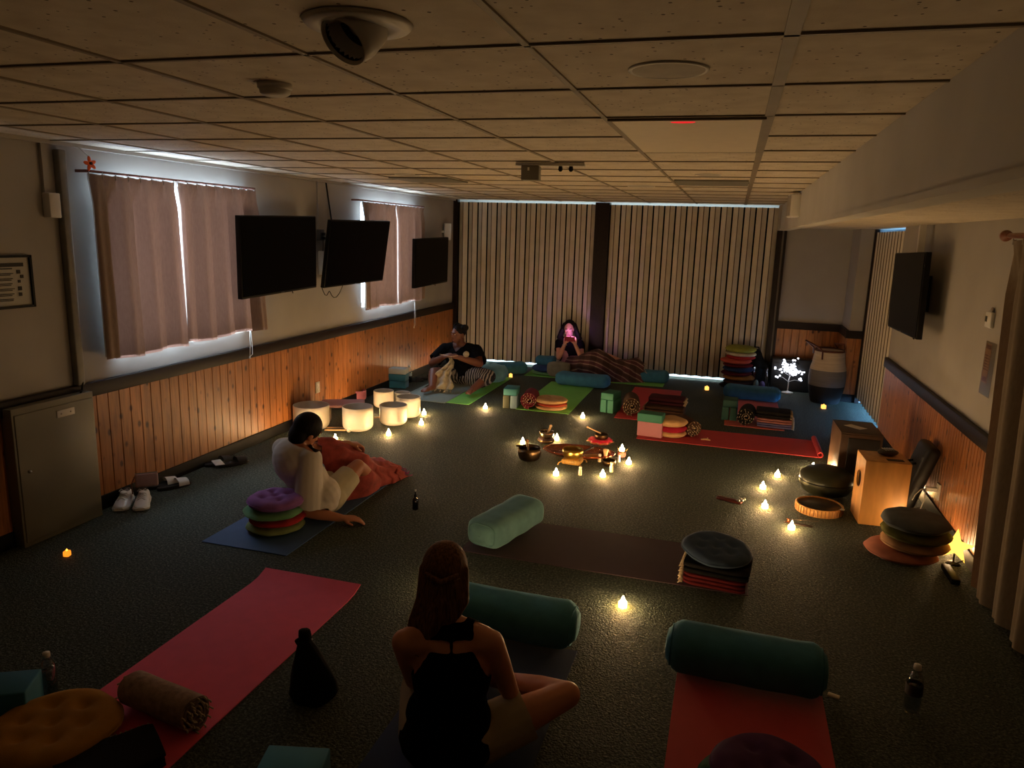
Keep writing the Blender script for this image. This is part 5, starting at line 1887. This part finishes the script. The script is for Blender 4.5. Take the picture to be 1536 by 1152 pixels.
def arm(mb, S, E, W, k=1.0, inf=0.0):
    mb.chain([S, S.lerp(E, .35), E], [.050 * k + inf, .047 * k + inf, .037 * k + inf])
    mb.chain([E, E.lerp(W, .3), W], [.037 * k + inf, .039 * k + inf, .026 * k + inf])


def leg(mb, Hp, K, A, k=1.0, inf=0.0):
    mb.chain([Hp, Hp.lerp(K, .45), K], [.085 * k + inf, .078 * k + inf, .055 * k + inf])
    mb.chain([K, K.lerp(A, .35), A], [.053 * k + inf, .055 * k + inf, .036 * k + inf])


def foot(mb, A, toe, up=(0, 0, 1), k=1.0):
    A, toe = Vector(A), Vector(toe)
    d = (toe - A)
    L_ = d.length
    d.normalize()
    sd = d.cross(Vector(up)).normalized()
    mb.capsule(A - d * .03 * k - Vector((0, 0, .012)), A + d * L_ * .55, .034 * k, .03 * k)
    mb.capsule(A + d * L_ * .4 + sd * .014, toe + sd * .020 - d * .03, .026 * k, .018 * k)
    mb.capsule(A + d * L_ * .4 - sd * .014, toe - sd * .02 - d * .035, .026 * k, .016 * k)
    for j in range(5):
        q = (j - 2) * .016
        mb.capsule(toe + sd * q - d * (.045 + abs(q) * .3), toe + sd * q - d * (.008 + .010 * (j)), .011, .009 if j else .012, 8)


def hand(mb, W, d, nrm, side=1, curl=.5, s=1.0):
    """palm with five separate bent fingers; d points from wrist to knuckles, nrm out of the back of the hand"""
    W = Vector(W)
    d = Vector(d).normalized()
    n = Vector(nrm)
    n = (n - d * n.dot(d)).normalized()
    x = d.cross(n) * side            # towards the thumb
    for q, r in ((-.028, .015), (-.009, .016), (.010, .016), (.027, .016)):
        mb.capsule(W + x * q * .6 * s + d * .012 * s, W + (x * q + d * .085) * s, r * s, .0125 * s, 10)
    for j, (q, L_) in enumerate(((.029, .072), (.010, .08), (-.009, .074), (-.027, .058))):
        b = W + (x * q + d * .085) * s
        ang = curl * (.5 + .1 * j)
        p = b
        for k_, fr in enumerate((.45, .32, .23)):
            v = d * math.cos(ang) - n * math.sin(ang)
            e = p + v * L_ * fr * s
            mb.capsule(p, e, (.0098 - .0008 * k_) * s, (.009 - .0008 * k_) * s, 8)
            p = e
            ang += curl * (.85 + .06 * j)
    b = W + (x * .024 + d * .028) * s
    v = (x * .75 + d * .62 - n * .35 * (.4 + curl)).normalized()
    m1 = b + v * .042 * s
    v2 = (x * (.35 - .3 * curl) + d * .85 - n * .45 * curl).normalized()
    mb.capsule(b, m1, .0135 * s, .0108 * s, 8)
    mb.capsule(m1, m1 + v2 * .034 * s, .0105 * s, .0085 * s, 8)


def head(mb, c, fwd, up, s=1.0, Nk=None, k=1.0):
    c = Vector(c)
    z = Vector(up).normalized()
    f = Vector(fwd)
    f = (f - z * f.dot(z)).normalized()
    x = f.cross(z)
    T = frame(c, x, f, z) @ Matrix.Scale(s, 4)
    R3 = T.to_3x3().to_4x4()
    A = lambda p: T @ Vector(p)
    E_ = lambda p, r: mb.ell(A(p), r, R3)
    E_((0, -.008, .022), (.074, .093, .092))
    E_((0, .02, -.03), (.060, .066, .083))
    E_((0, .034, -.062), (.047, .048, .05))
    E_((0, .062, -.092), (.024, .022, .020))
    E_((0, .072, .030), (.052, .024, .016))
    for sx in (-1, 1):
        E_((sx * .036, .058, -.022), (.024, .022, .02))
        E_((sx * .075, -.012, -.012), (.010, .020, .032))
        E_((sx * .013, .094, -.032), (.009, .010, .008))
    mb.capsule(A((0, .086, .012)), A((0, .104, -.026)), .009 * s, .0125 * s, 10)
    E_((0, .083, -.062), (.026, .012, .008))
    E_((0, .080, -.073), (.022, .012, .008))
    if Nk is not None:
        mb.capsule(Vector(Nk) - z * .01, A((0, -.022, -.075)), .056 * s * k, .052 * s * k)
    return T


def face_parts(fg, T, lipm, eye=(235, 228, 220), browm=H_BLACK):
    s = T.to_scale().x
    we, ir, br, lp = MB(), MB(), MB(), MB()
    M3 = T
    for nm, sx in (('eye', -1), ('eye', 1)):
        e = MB().ell((sx * .031, .080, .008), (.0135, .008, .0075), nu=8, nv=12)
        e2 = [M3 @ v for v in e.v]
        e.v = e2
        eo = fg.build(e, 'eye', mat('eye_white', eye, .3, var=0))
        p = MB().ell((sx * .031, .0875, .008), (.0055, .002, .0055), nu=6, nv=10)
        p.v = [M3 @ v for v in p.v]
        fg.build(p, 'iris', mat('dark_iris', (30, 18, 12), .2, var=0), eo)
        b = MB().tube([(sx * .016, .094, .026), (sx * .032, .092, .032), (sx * .050, .078, .027)], [.003, .0042, .002], 6)
        b.v = [M3 @ v for v in b.v]
        fg.build(b, 'eyebrow', browm)
    lp.tube([(-.024, .082, -.066), (-.01, .0945, -.0625), (0, .095, -.064), (.01, .0945, -.0625), (.024, .082, -.066)], [.002, .0045, .005, .0045, .002], 8)
    lp.tube([(-.022, .081, -.069), (0, .093, -.0735), (.022, .081, -.069)], [.002, .0058, .002], 8)
    lp.v = [M3 @ v for v in lp.v]
    fg.build(lp, 'lips', lipm)


V = Vector
RIB = mat('black_jersey', (9, 8, 10), .95, spec=.08, var=.12, vs=30, bump=.2, bs=300)

# --- woman seen from behind, cross-legged on the navy mat
fg = Fig('person', 'person with long brown hair in a black tank top, seated cross-legged, back turned', (-.87, 2.30, .006))
P, Cc, Nk = V((-.87, 2.31, .135)), V((-.865, 2.30, .385)), V((-.885, 2.315, .575))
rv = V((.95, .31, 0))
SL, SR = V((-1.025, 2.235, .520)), V((-.725, 2.335, .520))
ER, WR = V((-.675, 2.44, .255)), V((-.80, 2.66, .20))
EL, WL = V((-1.06, 2.40, .255)), V((-.955, 2.62, .20))
HR, KR, AR = V((-.765, 2.355, .115)), V((-.475, 2.535, .235)), V((-.84, 2.76, .085))
HL, KL, AL = V((-.965, 2.30, .115)), V((-1.13, 2.66, .22)), V((-.74, 2.80, .06))
b = MB()
torso(b, P, Cc, Nk, rv, .93)
b.capsule(SL, SR, .045, .045)
b.capsule(SL.lerp(Nk, .2), Nk, .048, .045).capsule(SR.lerp(Nk, .2), Nk, .048, .045)
arm(b, SL, EL, WL, .92)
arm(b, SR, ER, WR, .92)
hand(b, WR, (-.6, .5, -.25), (.3, .2, .9), -1, .7, .95)
hand(b, WL, (.6, .4, -.25), (-.2, .2, .9), 1, .7, .95)
leg(b, HR, KR, AR, .94)
leg(b, HL, KL, AL, .94)
foot(b, AR, AR + V((-.18, .02, -.03)), k=.9)
foot(b, AL, AL + V((.18, .03, -.02)), k=.9)
T = head(b, (-.925, 2.375, .735), (-.25, .93, -.25), (-.06, .22, .97), 1.0, Nk, .92)
fg.melt(b, 'body', SK_FAIR, .008, 4)
x_, y_, z_ = ortho(Cc - P, rv)
top = MB()
torso(top, P, Cc, Nk, rv, .93, .009)
top.ell(P + V((-.01, -.01, -.02)), (.186, .152, .125)).ell(P + V((-.005, -.01, .08)), (.165, .13, .12))
top.capsule(SL.lerp(SR, .18), SR.lerp(SL, .18), .05, .05)
top.capsule(SL.lerp(Nk, .3), Nk, .052, .05).capsule(SR.lerp(Nk, .3), Nk, .052, .05)


def tank(p):
    q = p - P
    u, v, w_ = q.dot(x_), q.dot(y_), q.dot(z_)
    if p.z < .022:
        return False
    if w_ < .25:
        return True
    lim = .150 - .070 * min(1, (w_ - .25) / .13)
    if v < .02:
        if abs(u) > lim:
            return False
        if .385 < w_ < .415 and .008 < abs(u) < .075:
            return False
        return w_ < .47
    return abs(u) < .13 and w_ < .40 or (abs(abs(u) - .075) < .025 and w_ < .5)


fg.melt(top, 'tank_top', RIB, .006, 3, tank)
sh = MB()
sh.ell(P, (.172, .135, .125))
for Hp, K in ((HR, KR), (HL, KL)):
    sh.capsule(Hp, Hp.lerp(K, .52), .105, .098)
for Hp, K in ((HR, KR), (HL, KL)):
    pass


def short_keep(p):
    for Hp, K in ((HR, KR), (HL, KL)):
        if (p - Hp).dot((K - Hp).normalized()) > (K - Hp).length * .55:
            return False
    return p.z > .0


fg.melt(sh, 'shorts', mat('stone_cotton', (176, 160, 132), .85, var=.08, vs=8, bump=.35, bs=16), .008, 3, short_keep)
hd = MB()
A = lambda p: T @ V(p)
R3 = T.to_3x3().to_4x4()
hd.ell(A((0, -.016, .030)), (.086, .102, .098), R3)
hd.ell(A((0, -.05, -.03)), (.078, .06, .09), R3)
r_ = random.Random(2)
for k in range(26):
    q = -1 + 2 * k / 25
    s0 = A((.074 * q, -.075 + .03 * abs(q), .03))
    s1 = A((.078 * q, -.098 + .045 * abs(q), -.08))
    endz = .58 if q > .35 else .52 - .05 * (1 - abs(q + .3))
    tip = V((-.930 + .066 * q - .028 * (q < .35), 2.265 - .03 * (q < .35) + .02 * abs(q), endz + r_.uniform(-.012, .012)))
    mid = s1.lerp(tip, .5) + V((0, -.008, 0))
    hd.chain([s0, s1, mid, tip], [.018, .02, .018, .006], 8)
fg.melt(hd, 'hair', H_BROWN, .006, 2)
tie = MB()
tie.tube([A((-.06, -.108, .02)), A((0, -.128, .0)), A((.06, -.108, .02))], .012, 8)
fg.build(tie, 'hair_twist', H_BROWN)

# --- man leaning on one arm, pulling a red blanket over his legs
fg = Fig('person', 'person with short dark hair in a white T-shirt, leaning towards a red blanket', (-2.64, 4.34, .006))
P, Cc, Nk = V((-2.66, 4.34, .14)), V((-2.775, 4.285, .38)), V((-2.79, 4.275, .505))
rv = V((.93, -.36, 0))
SL, SR = V((-2.915, 4.335, .455)), V((-2.625, 4.215, .445))
ER, WR = V((-2.625, 4.165, .085)), V((-2.415, 4.235, .046))
EL, WL = V((-2.82, 4.60, .40)), V((-2.66, 4.80, .39))
HR, KR, AR = V((-2.58, 4.38, .12)), V((-2.505, 4.65, .275)), V((-2.57, 5.0, .07))
HL, KL, AL = V((-2.74, 4.44, .12)), V((-2.70, 4.78, .27)), V((-2.68, 5.12, .07))
b = MB()
torso(b, P, Cc, Nk, rv, 1.08, 0, .98)
b.capsule(SL, SR, .05, .05)
b.capsule(SL.lerp(Nk, .2), Nk, .055, .05).capsule(SR.lerp(Nk, .2), Nk, .055, .05)
arm(b, SL, EL, WL, 1.05)
arm(b, SR, ER, WR, 1.08)
hand(b, WR, (.9, .35, -.05), (0, 0, 1), 1, .35, 1.08)
hand(b, WL, (.5, .8, -.2), (.1, -.1, 1), 1, .8, 1.05)
leg(b, HR, KR, AR, 1.0)
leg(b, HL, KL, AL, 1.0)
foot(b, AR, AR + V((.03, .2, .0)))
foot(b, AL, AL + V((.0, .2, .0)))
T = head(b, (-2.725, 4.34, .595), (.30, .85, -.42), (.36, .30, .88), 1.04, Nk, 1.05)
fg.melt(b, 'body', SK_TAN, .009, 4)
ts = MB()
torso(ts, P, Cc, Nk, rv, 1.16, .024, 1.04)
ts.capsule(SL, SR, .07, .07)
ts.capsule(SL.lerp(Nk, .25), Nk, .065, .058).capsule(SR.lerp(Nk, .25), Nk, .065, .058)
ts.chain([SR, SR.lerp(ER, .92)], [.082, .098]).chain([SL, SL.lerp(EL, .6)], [.074, .082])
ts.ell(P + V((-.02, -.05, -.02)), (.21, .17, .12))
xx, yy, zz = ortho(Nk - Cc, rv)


def tee_keep(p):
    if (p - Nk).dot(V((.22, .12, .95)).normalized()) > .04:
        return False
    d_ = (ER - SR).normalized()
    if (p - SR).dot(d_) > (ER - SR).length * .93 and (p - ER).length < .14 and p.x > -2.70:
        return False
    d_ = (EL - SL).normalized()
    if (p - SL).dot(d_) > (EL - SL).length * .62 and (p - EL).length < .2:
        return False
    return p.z > .02


fg.melt(ts, 'white_tshirt', mat('white_jersey', (196, 188, 178), .9, var=.06, vs=5, bump=.5, bs=12), .009, 3, tee_keep)
sh = MB()
sh.ell(P + V((.02, .05, -.01)), (.18, .15, .12))
for Hp, K in ((HR, KR), (HL, KL)):
    sh.capsule(Hp, Hp.lerp(K, .72), .108, .088)


def sk2(p):
    for Hp, K in ((HR, KR), (HL, KL)):
        if (p - Hp).dot((K - Hp).normalized()) > (K - Hp).length * .74:
            return False
    return True


fg.melt(sh, 'shorts', mat('cream_shorts', (186, 176, 148), .85, var=.08, vs=8, bump=.4, bs=14), .009, 3, sk2)
hd = MB()
R3 = T.to_3x3().to_4x4()
A = lambda p: T @ V(p)
hd.ell(A((0, -.014, .036)), (.088, .104, .098), R3)
hd.ell(A((0, -.055, -.03)), (.074, .055, .085), R3)
fg.melt(hd, 'hair', H_BLACK, .007, 3)
face_parts(fg, T, mat('lip_tan', (150, 84, 72), .5, var=.05))


def drape(t_, name, path, m, off, sec=18, fold=.02, seed=0, lo=0.0):
    """blanket laid over a ridge: path of (x, y, top z, half width left, half width right)"""
    rows = []
    nP = len(path)
    fine = []
    for i in range(nP - 1):
        for k in range(6):
            q = k / 6
            q = q * q * (3 - 2 * q)
            fine.append([path[i][j] * (1 - q) + path[i + 1][j] * q for j in range(5)])
    fine.append(list(path[-1]))
    for i, (x, y, zt, wl, wr) in enumerate(fine):
        a, c_ = fine[max(i - 1, 0)], fine[min(i + 1, len(fine) - 1)]
        d = V((c_[0] - a[0], c_[1] - a[1], 0)).normalized()
        sd = V((d.y, -d.x, 0))
        row = []
        for k in range(sec + 1):
            th = PI * k / sec
            w_ = wl if th > PI / 2 else wr
            px = w_ * math.cos(th)
            pz = lo + (zt - lo) * max(0, math.sin(th)) ** .75
            nf = noise.noise(V((i * .22, k * .5, seed))) + .6 * math.sin(k * 1.9 + i * .15 + seed)
            row.append(V((x, y, pz)) + sd * (px + fold * nf * abs(math.cos(th))) + V((0, 0, fold * .55 * nf * math.sin(th))) + d * fold * .5 * nf)
        rows.append([p + off for p in row])
    for r in rows:
        for p in r:
            p.z = max(p.z, lo + .004 + off.z)
    inner = [[p - V((0, 0, .0035)) for p in r] for r in rows]
    mb = MB().grid(rows).grid(inner)
    mb.grid([rows[0], inner[0]]).grid([rows[-1], inner[-1]])
    mb.grid([[r[0] for r in rows], [r[0] for r in inner]]).grid([[r[-1] for r in rows], [r[-1] for r in inner]])
    return mb.build(name, m, t_), rows


root = V((-2.66, 5.0, .006))
t = thing('throw_blanket', 'rumpled red blanket pulled over the legs of the reaching person on the blue mat', 'blanket', root)
M_REDBL = mat('red_fleece', (150, 60, 54), .9, var=.35, vs=16, bump=.5, bs=26, sheen=.4)
o, rows = drape(t, 'cloth', [(-2.80, 4.60, .47, .16, .13), (-2.72, 4.70, .44, .2, .17), (-2.66, 4.83, .37, .24, .2), (-2.65, 4.98, .25, .22, .17), (-2.63, 5.12, .16, .24, .18), (-2.60, 5.25, .15, .22, .18), (-2.55, 5.36, .06, .2, .15)], M_REDBL, -root, fold=.028, seed=3, lo=.008)
fr = MB()
for p in rows[-1]:
    fr.tube([p, p + V((.012, .02, -.012 if p.z > .03 else 0)), p + V((.02, .04, -.02 if p.z > .05 else 0))], .004, 5)
fr.build('fringe', mat('magenta_fringe', (150, 60, 110), .9), t)['kind'] = 'stuff'

# --- knitter at the back left
fg = Fig('person', 'person in a black T-shirt with two hair buns, knitting on the grey mat', (-3.26, 8.97, .012))
P, Cc, Nk = V((-3.26, 9.0, .155)), V((-3.29, 8.965, .37)), V((-3.315, 8.935, .525))
rv = V((.98, .1, 0))
SL, SR = V((-3.52, 8.93, .465)), V((-3.10, 8.96, .475))
EL, WL = V((-3.63, 8.76, .295)), V((-3.41, 8.62, .425))
ER, WR = V((-2.99, 8.80, .335)), V((-3.20, 8.62, .425))
HL, KL, AL = V((-3.38, 8.93, .135)), V((-3.52, 8.55, .225)), V((-3.45, 8.33, .085))
HR, KR, AR = V((-3.13, 8.93, .135)), V((-2.87, 8.80, .18)), V((-2.96, 8.46, .075))
b = MB()
torso(b, P, Cc, Nk, rv, 1.30, 0, 1.3)
b.capsule(SL, SR, .062, .062)
b.capsule(SL.lerp(Nk, .2), Nk, .068, .06).capsule(SR.lerp(Nk, .2), Nk, .068, .06)
arm(b, SL, EL, WL, 1.25)
arm(b, SR, ER, WR, 1.25)
hand(b, WL, (.75, -.35, .25), (-.2, -.6, .75), -1, .75, 1.0)
hand(b, WR, (-.75, -.35, .2), (.2, -.6, .75), 1, .75, 1.0)
leg(b, HL, KL, AL, 1.15)
leg(b, HR, KR, AR, 1.15)
foot(b, AL, AL + V((-.05, -.20, -.03)))
foot(b, AR, AR + V((-.0, -.20, -.025)))
T = head(b, (-3.318, 8.885, .685), (-.55, -.8, -.16), (-.05, -.08, .99), 1.0, Nk, 1.05)
fg.melt(b, 'body', SK_DEEP, .009, 4)
ts = MB()
torso(ts, P, Cc, Nk, rv, 1.36, .02, 1.36)
ts.capsule(SL, SR, .078, .078)
ts.capsule(SL.lerp(Nk, .3), Nk, .076, .066).capsule(SR.lerp(Nk, .3), Nk, .076, .066)
ts.chain([SL, SL.lerp(EL, .78)], [.085, .095]).chain([SR, SR.lerp(ER, .85)], [.085, .1])
xx, yy, zz = ortho(Cc - P, rv)


def tk3(p):
    q = p - Nk
    if q.z > -.004 and (q.x ** 2 + q.y ** 2) < .09 ** 2:
        return False
    if q.y < -.03 and q.z > -.06 + abs(q.x + .01) * 1.1 and abs(q.x + .01) < .06:
        return False
    for S, E, f_ in ((SL, EL, .78), (SR, ER, .85)):
        if (p - S).dot((E - S).normalized()) > (E - S).length * f_ and (p - E).length < .16:
            return False
    return p.z > .10


fg.melt(ts, 'black_tshirt', RIB, .009, 3, tk3)
pn = MB()
pn.ell(P + V((0, 0, -.02)), (.23, .19, .125))
leg(pn, HL, KL, KL.lerp(AL, .2), 1.2, .012)
leg(pn, HR, KR, KR.lerp(AR, .55), 1.3, .022)


def pk3(p):
    if (p - KL).dot((HL - KL).normalized()) < .10 and p.x < -3.40:
        return False
    if (p - KR).dot((AR - KR).normalized()) > (AR - KR).length * .55 and p.x > -3.1 and p.y < 8.72:
        return False
    return p.z > .016


k = N('patterned_trousers')
wv = k.n('ShaderNodeTexWave', i_Scale=9.0, i_Distortion=5.0, i_Detail=2.0)
k.l(k.coord('Object'), wv.inputs['Vector'])
k.l(k.ramp(wv.outputs['Color'], [(.35, lin((26, 24, 28))), (.55, lin((84, 78, 80))), (.7, lin((150, 140, 134)))]), k.bs.inputs['Base Color'])
k.bs.inputs['Roughness'].default_value = .9
fg.melt(pn, 'patterned_trousers', k.m, .009, 3, pk3)
hd = MB()
R3 = T.to_3x3().to_4x4()
A = lambda p: T @ V(p)
hd.ell(A((0, -.022, .040)), (.084, .096, .088), R3)
fg.melt(hd, 'hair', H_BLACK, .008, 2)
for lx, yy_ in ((.092, -.02), (-.085, -.01)):
    bn = MB()
    bn.ell(A((lx, -.035 + yy_, .085)), (.05, .05, .045), R3)
    for q in range(7):
        a = 2 * PI * q / 7
        bn.ell(A((lx + .03 * math.cos(a), -.035 + yy_ + .03 * math.sin(a), .09)), (.022, .022, .026), R3)
    fg.melt(bn, 'hair_bun', H_BLACK, .008, 1)
face_parts(fg, T, mat('lip_deep', (110, 56, 52), .5, var=.05))

# the knitting in her lap
M_KNIT = mat('cream_knit', (160, 148, 124), .95, var=.2, vs=24, bump=.8, bs=60)
root = V((-3.27, 8.55, .05))
t = thing('knitting', 'cream knitted piece hanging from the hands of the knitter into the lap', 'knitting', root)
rows = []
for i in range(25):
    q = i / 24
    row = []
    for j in range(17):
        u = -1 + 2 * j / 16
        w_ = .025 + .15 * q ** 1.1 + .03 * noise.noise(V((q * 5, u, 2)))
        x = -3.295 + u * w_ * (1.25 if u < 0 else .7) - .05 * q * q + .02 * math.sin(q * 9)
        y = 8.565 - .05 * math.sin(q * PI * .6) - .17 * q * q + .03 * abs(u) * q
        z = .43 - .37 * q + .05 * q * (1 - abs(u)) * 0
        f_ = (.015 + .02 * q) * math.sin(u * 7 + q * 3) + .012 * math.sin(q * 30 + u * 2)
        row.append(V((x, y - f_, max(.02, z + .3 * f_))) - root)
    rows.append(row)
inner = [[p + V((0, .006, 0)) for p in r] for r in rows]
MB().grid(rows).grid(inner).build('knit_panel', M_KNIT, t)
tl = MB()
for k_ in range(9):
    u = -1 + 2 * k_ / 8
    p = rows[-1][int((u + 1) * 8)]
    tl.tube([p, p + V((.0, -.03, -.012)), p + V((.01 * u, -.055, -.02))], .007, 6)
tl.build('fringe', M_KNIT, t)['kind'] = 'stuff'
for s in (-1, 1):
    MB().cyl(V((-3.30 - .03 * s, 8.575, .435)) - root, V((-3.30 + .12 * s, 8.50, .47)) - root, .0035).build('needle', M_BEECH, t)
t = thing('yarn_ball', 'cream ball of yarn held high on the right hand of the knitter', 'yarn', (-3.115, 8.625, .475))
bl = MB().ell((0, 0, 0), (.036, .036, .034))
for k_ in range(9):
    Mx = Matrix.Rotation(k_ * .7, 4, 'X') @ Matrix.Rotation(k_ * 1.3, 4, 'Y')
    bl.tube([(.0365 * math.cos(a), .0365 * math.sin(a), 0) for a in [2 * PI * j / 20 for j in range(20)]], .0025, 5, M=Mx, closed=True)
bl.build('ball', M_KNIT, t)

# --- woman with the phone against the partition
fg = Fig('person', 'person with long dark hair leaning on the partition, face lit by a phone', (-2.17, 10.50, .006))
P, Cc, Nk = V((-2.165, 10.50, .145)), V((-2.185, 10.495, .36)), V((-2.195, 10.475, .485))
rv = V((1, .02, 0))
SL, SR = V((-2.345, 10.47, .435)), V((-2.03, 10.47, .44))
EL, WL = V((-2.30, 10.29, .235)), V((-2.205, 10.215, .455))
ER, WR = V((-1.965, 10.31, .25)), V((-2.055, 10.215, .46))
HL, KL, AL = V((-2.13, 10.42, .125)), V((-1.70, 10.24, .345)), V((-1.30, 10.28, .225))
HR, KR, AR = V((-2.10, 10.36, .115)), V((-1.72, 10.08, .29)), V((-1.32, 10.20, .205))
b = MB()
torso(b, P, Cc, Nk, rv, .92)
b.capsule(SL, SR, .045, .045)
b.capsule(SL.lerp(Nk, .2), Nk, .048, .045).capsule(SR.lerp(Nk, .2), Nk, .048, .045)
arm(b, SL, EL, WL, .92)
arm(b, SR, ER, WR, .92)
hand(b, WL, (.12, -.1, .95), (-.5, -.85, 0), 1, .7, .9)
hand(b, WR, (-.12, -.1, .95), (.5, -.85, 0), -1, .7, .9)
leg(b, HL, KL, AL, .92)
leg(b, HR, KR, AR, .92)
foot(b, AL, AL + V((.12, .02, .06)), k=.9)
foot(b, AR, AR + V((.12, -.02, .06)), k=.9)
T = head(b, (-2.195, 10.44, .648), (.06, -.96, -.22), (0, -.2, .97), 1.0, Nk, .95)
fg.melt(b, 'body', SK_LIGHT, .009, 4)
ts = MB()
torso(ts, P, Cc, Nk, rv, .95, .014)
ts.capsule(SL, SR, .058, .058)
ts.capsule(SL.lerp(Nk, .3), Nk, .056, .05).capsule(SR.lerp(Nk, .3), Nk, .056, .05)
ts.chain([SL, SL.lerp(EL, .5)], [.06, .062]).chain([SR, SR.lerp(ER, .5)], [.06, .062])


def tk4(p):
    q = p - Nk
    if q.z > -.004 and (q.x ** 2 + q.y ** 2) < .08 ** 2:
        return False
    for S, E in ((SL, EL), (SR, ER)):
        if (p - S).dot((E - S).normalized()) > (E - S).length * .5 and (p - E).length < .15 and p.y < 10.44:
            return False
    return p.z > .07


fg.melt(ts, 'black_top', RIB, .009, 3, tk4)
hd = MB()
R3 = T.to_3x3().to_4x4()
A = lambda p: T @ V(p)
hd.ell(A((0, -.028, .038)), (.088, .094, .092), R3)
r_ = random.Random(6)
for k_ in range(22):
    q = -1 + 2 * k_ / 21
    sx = math.copysign(.055 + .035 * abs(q), q)
    p0 = A((.078 * q, -.03 - .03 * (1 - abs(q)), .06))
    p1 = A((sx * 1.35, -.015 + .03 * abs(q), -.04))
    p2 = A((sx * 1.75, .02 * abs(q), -.13)) + V((r_.uniform(-.01, .01), r_.uniform(-.02, .01), 0))
    p3 = V((Nk.x + sx * 2.2 + r_.uniform(-.015, .015), Nk.y - .055 + r_.uniform(-.02, .02), .385 + r_.uniform(-.04, .05)))
    if abs(q) < .3:
        continue
    hd.chain([p0, p1, p2, p3], [.026, .028, .026, .010], 8)
fg.melt(hd, 'hair', H_BLACK, .008, 1)
face_parts(fg, T, mat('lip_rose', (170, 84, 92), .5, var=.05))
bz = MB()
bz.tube([WL + V((.030 * math.cos(a), .030 * math.sin(a), -.01)) for a in [2 * PI * k_ / 20 for k_ in range(20)]], .005, 6, closed=True)
fg.build(bz, 'bracelet', M_STEEL)
t = thing('phone', 'glowing phone held up before the face of the person at the partition', 'phone', (-2.13, 10.185, .535), 0)
Mx = Matrix.Rotation(.30, 4, 'X')
MB().box((0, 0, 0), (.152, .009, .074), Mx, bev=.004).build('case', mat('red_phone_case', (150, 44, 60), .5), t)
MB().box((0, .0056, 0), (.142, .001, .066), Mx).build('screen', glow('pink_screen', (226, 150, 255), 55), t)

k = N('striped_throw')
sx = k.n('ShaderNodeTexWave', i_Scale=2.0, i_Distortion=1.2)
sx.bands_direction = 'X'
k.l(k.coord('Generated'), sx.inputs['Vector'])
sy = k.n('ShaderNodeTexWave', i_Scale=1.5, i_Distortion=1.0)
sy.bands_direction = 'DIAGONAL'
k.l(k.coord('Generated'), sy.inputs['Vector'])
mx = k.n('ShaderNodeMixRGB', blend_type='MULTIPLY', i_Fac=.7)
k.l(k.ramp(sy.outputs['Color'], [(.2, lin((72, 48, 44))), (.5, lin((112, 82, 78))), (.62, lin((178, 160, 148))), (.8, lin((92, 52, 58)))]), mx.inputs[1])
k.l(k.ramp(sx.outputs['Color'], [(.4, (1, 1, 1, 1)), (.6, (.5, .45, .45, 1))]), mx.inputs[2])
k.l(mx.outputs[0], k.bs.inputs['Base Color'])
k.bs.inputs['Roughness'].default_value = .95
root = V((-1.7, 10.2, .006))
t = thing('throw_blanket', 'striped brown and cream throw over the legs of the person with the phone', 'blanket', root)
o, rows = drape(t, 'cloth', [(-2.15, 10.33, .27, .14, .17), (-2.0, 10.28, .30, .17, .19), (-1.86, 10.22, .37, .2, .23), (-1.71, 10.17, .435, .21, .26), (-1.60, 10.18, .38, .21, .24), (-1.47, 10.2, .295, .19, .2), (-1.33, 10.23, .29, .16, .17), (-1.18, 10.25, .335, .14, .15), (-1.08, 10.27, .26, .12, .12)], k.m, -root, fold=.024, seed=8, lo=.01)
fr = MB()
for p in rows[-1]:
    fr.tube([p, p + V((.02, -.004, -.008)), p + V((.034, -.01, -.02))], .004, 5)
fr.build('fringe', M_FRINGE, t)['kind'] = 'stuff'
t = thing('lap_pillow', 'rumpled grey green pillow on the lap side of the person with the phone', 'pillow', (-2.24, 10.04, .008), .1)
rows = []
for i in range(15):
    q = -PI / 2 + PI * i / 14
    row = []
    for k_ in range(36):
        a = 2 * PI * k_ / 36
        p = V((.17 * max(.001, math.cos(q)) ** .5 * math.copysign(abs(math.cos(a)) ** .7, math.cos(a)), .07 * max(.001, math.cos(q)) ** .5 * math.copysign(abs(math.sin(a)) ** .7, math.sin(a)), .11 + .11 * math.sin(q)))
        w_ = 1 + .08 * noise.noise(p * 14)
        row.append((p.x * w_, p.y * w_, max(0, p.z * w_)))
    rows.append(row)
MB().grid(rows, False, True).build('cover', fabric('grey_green_plush', (120, 118, 104), .3), t)
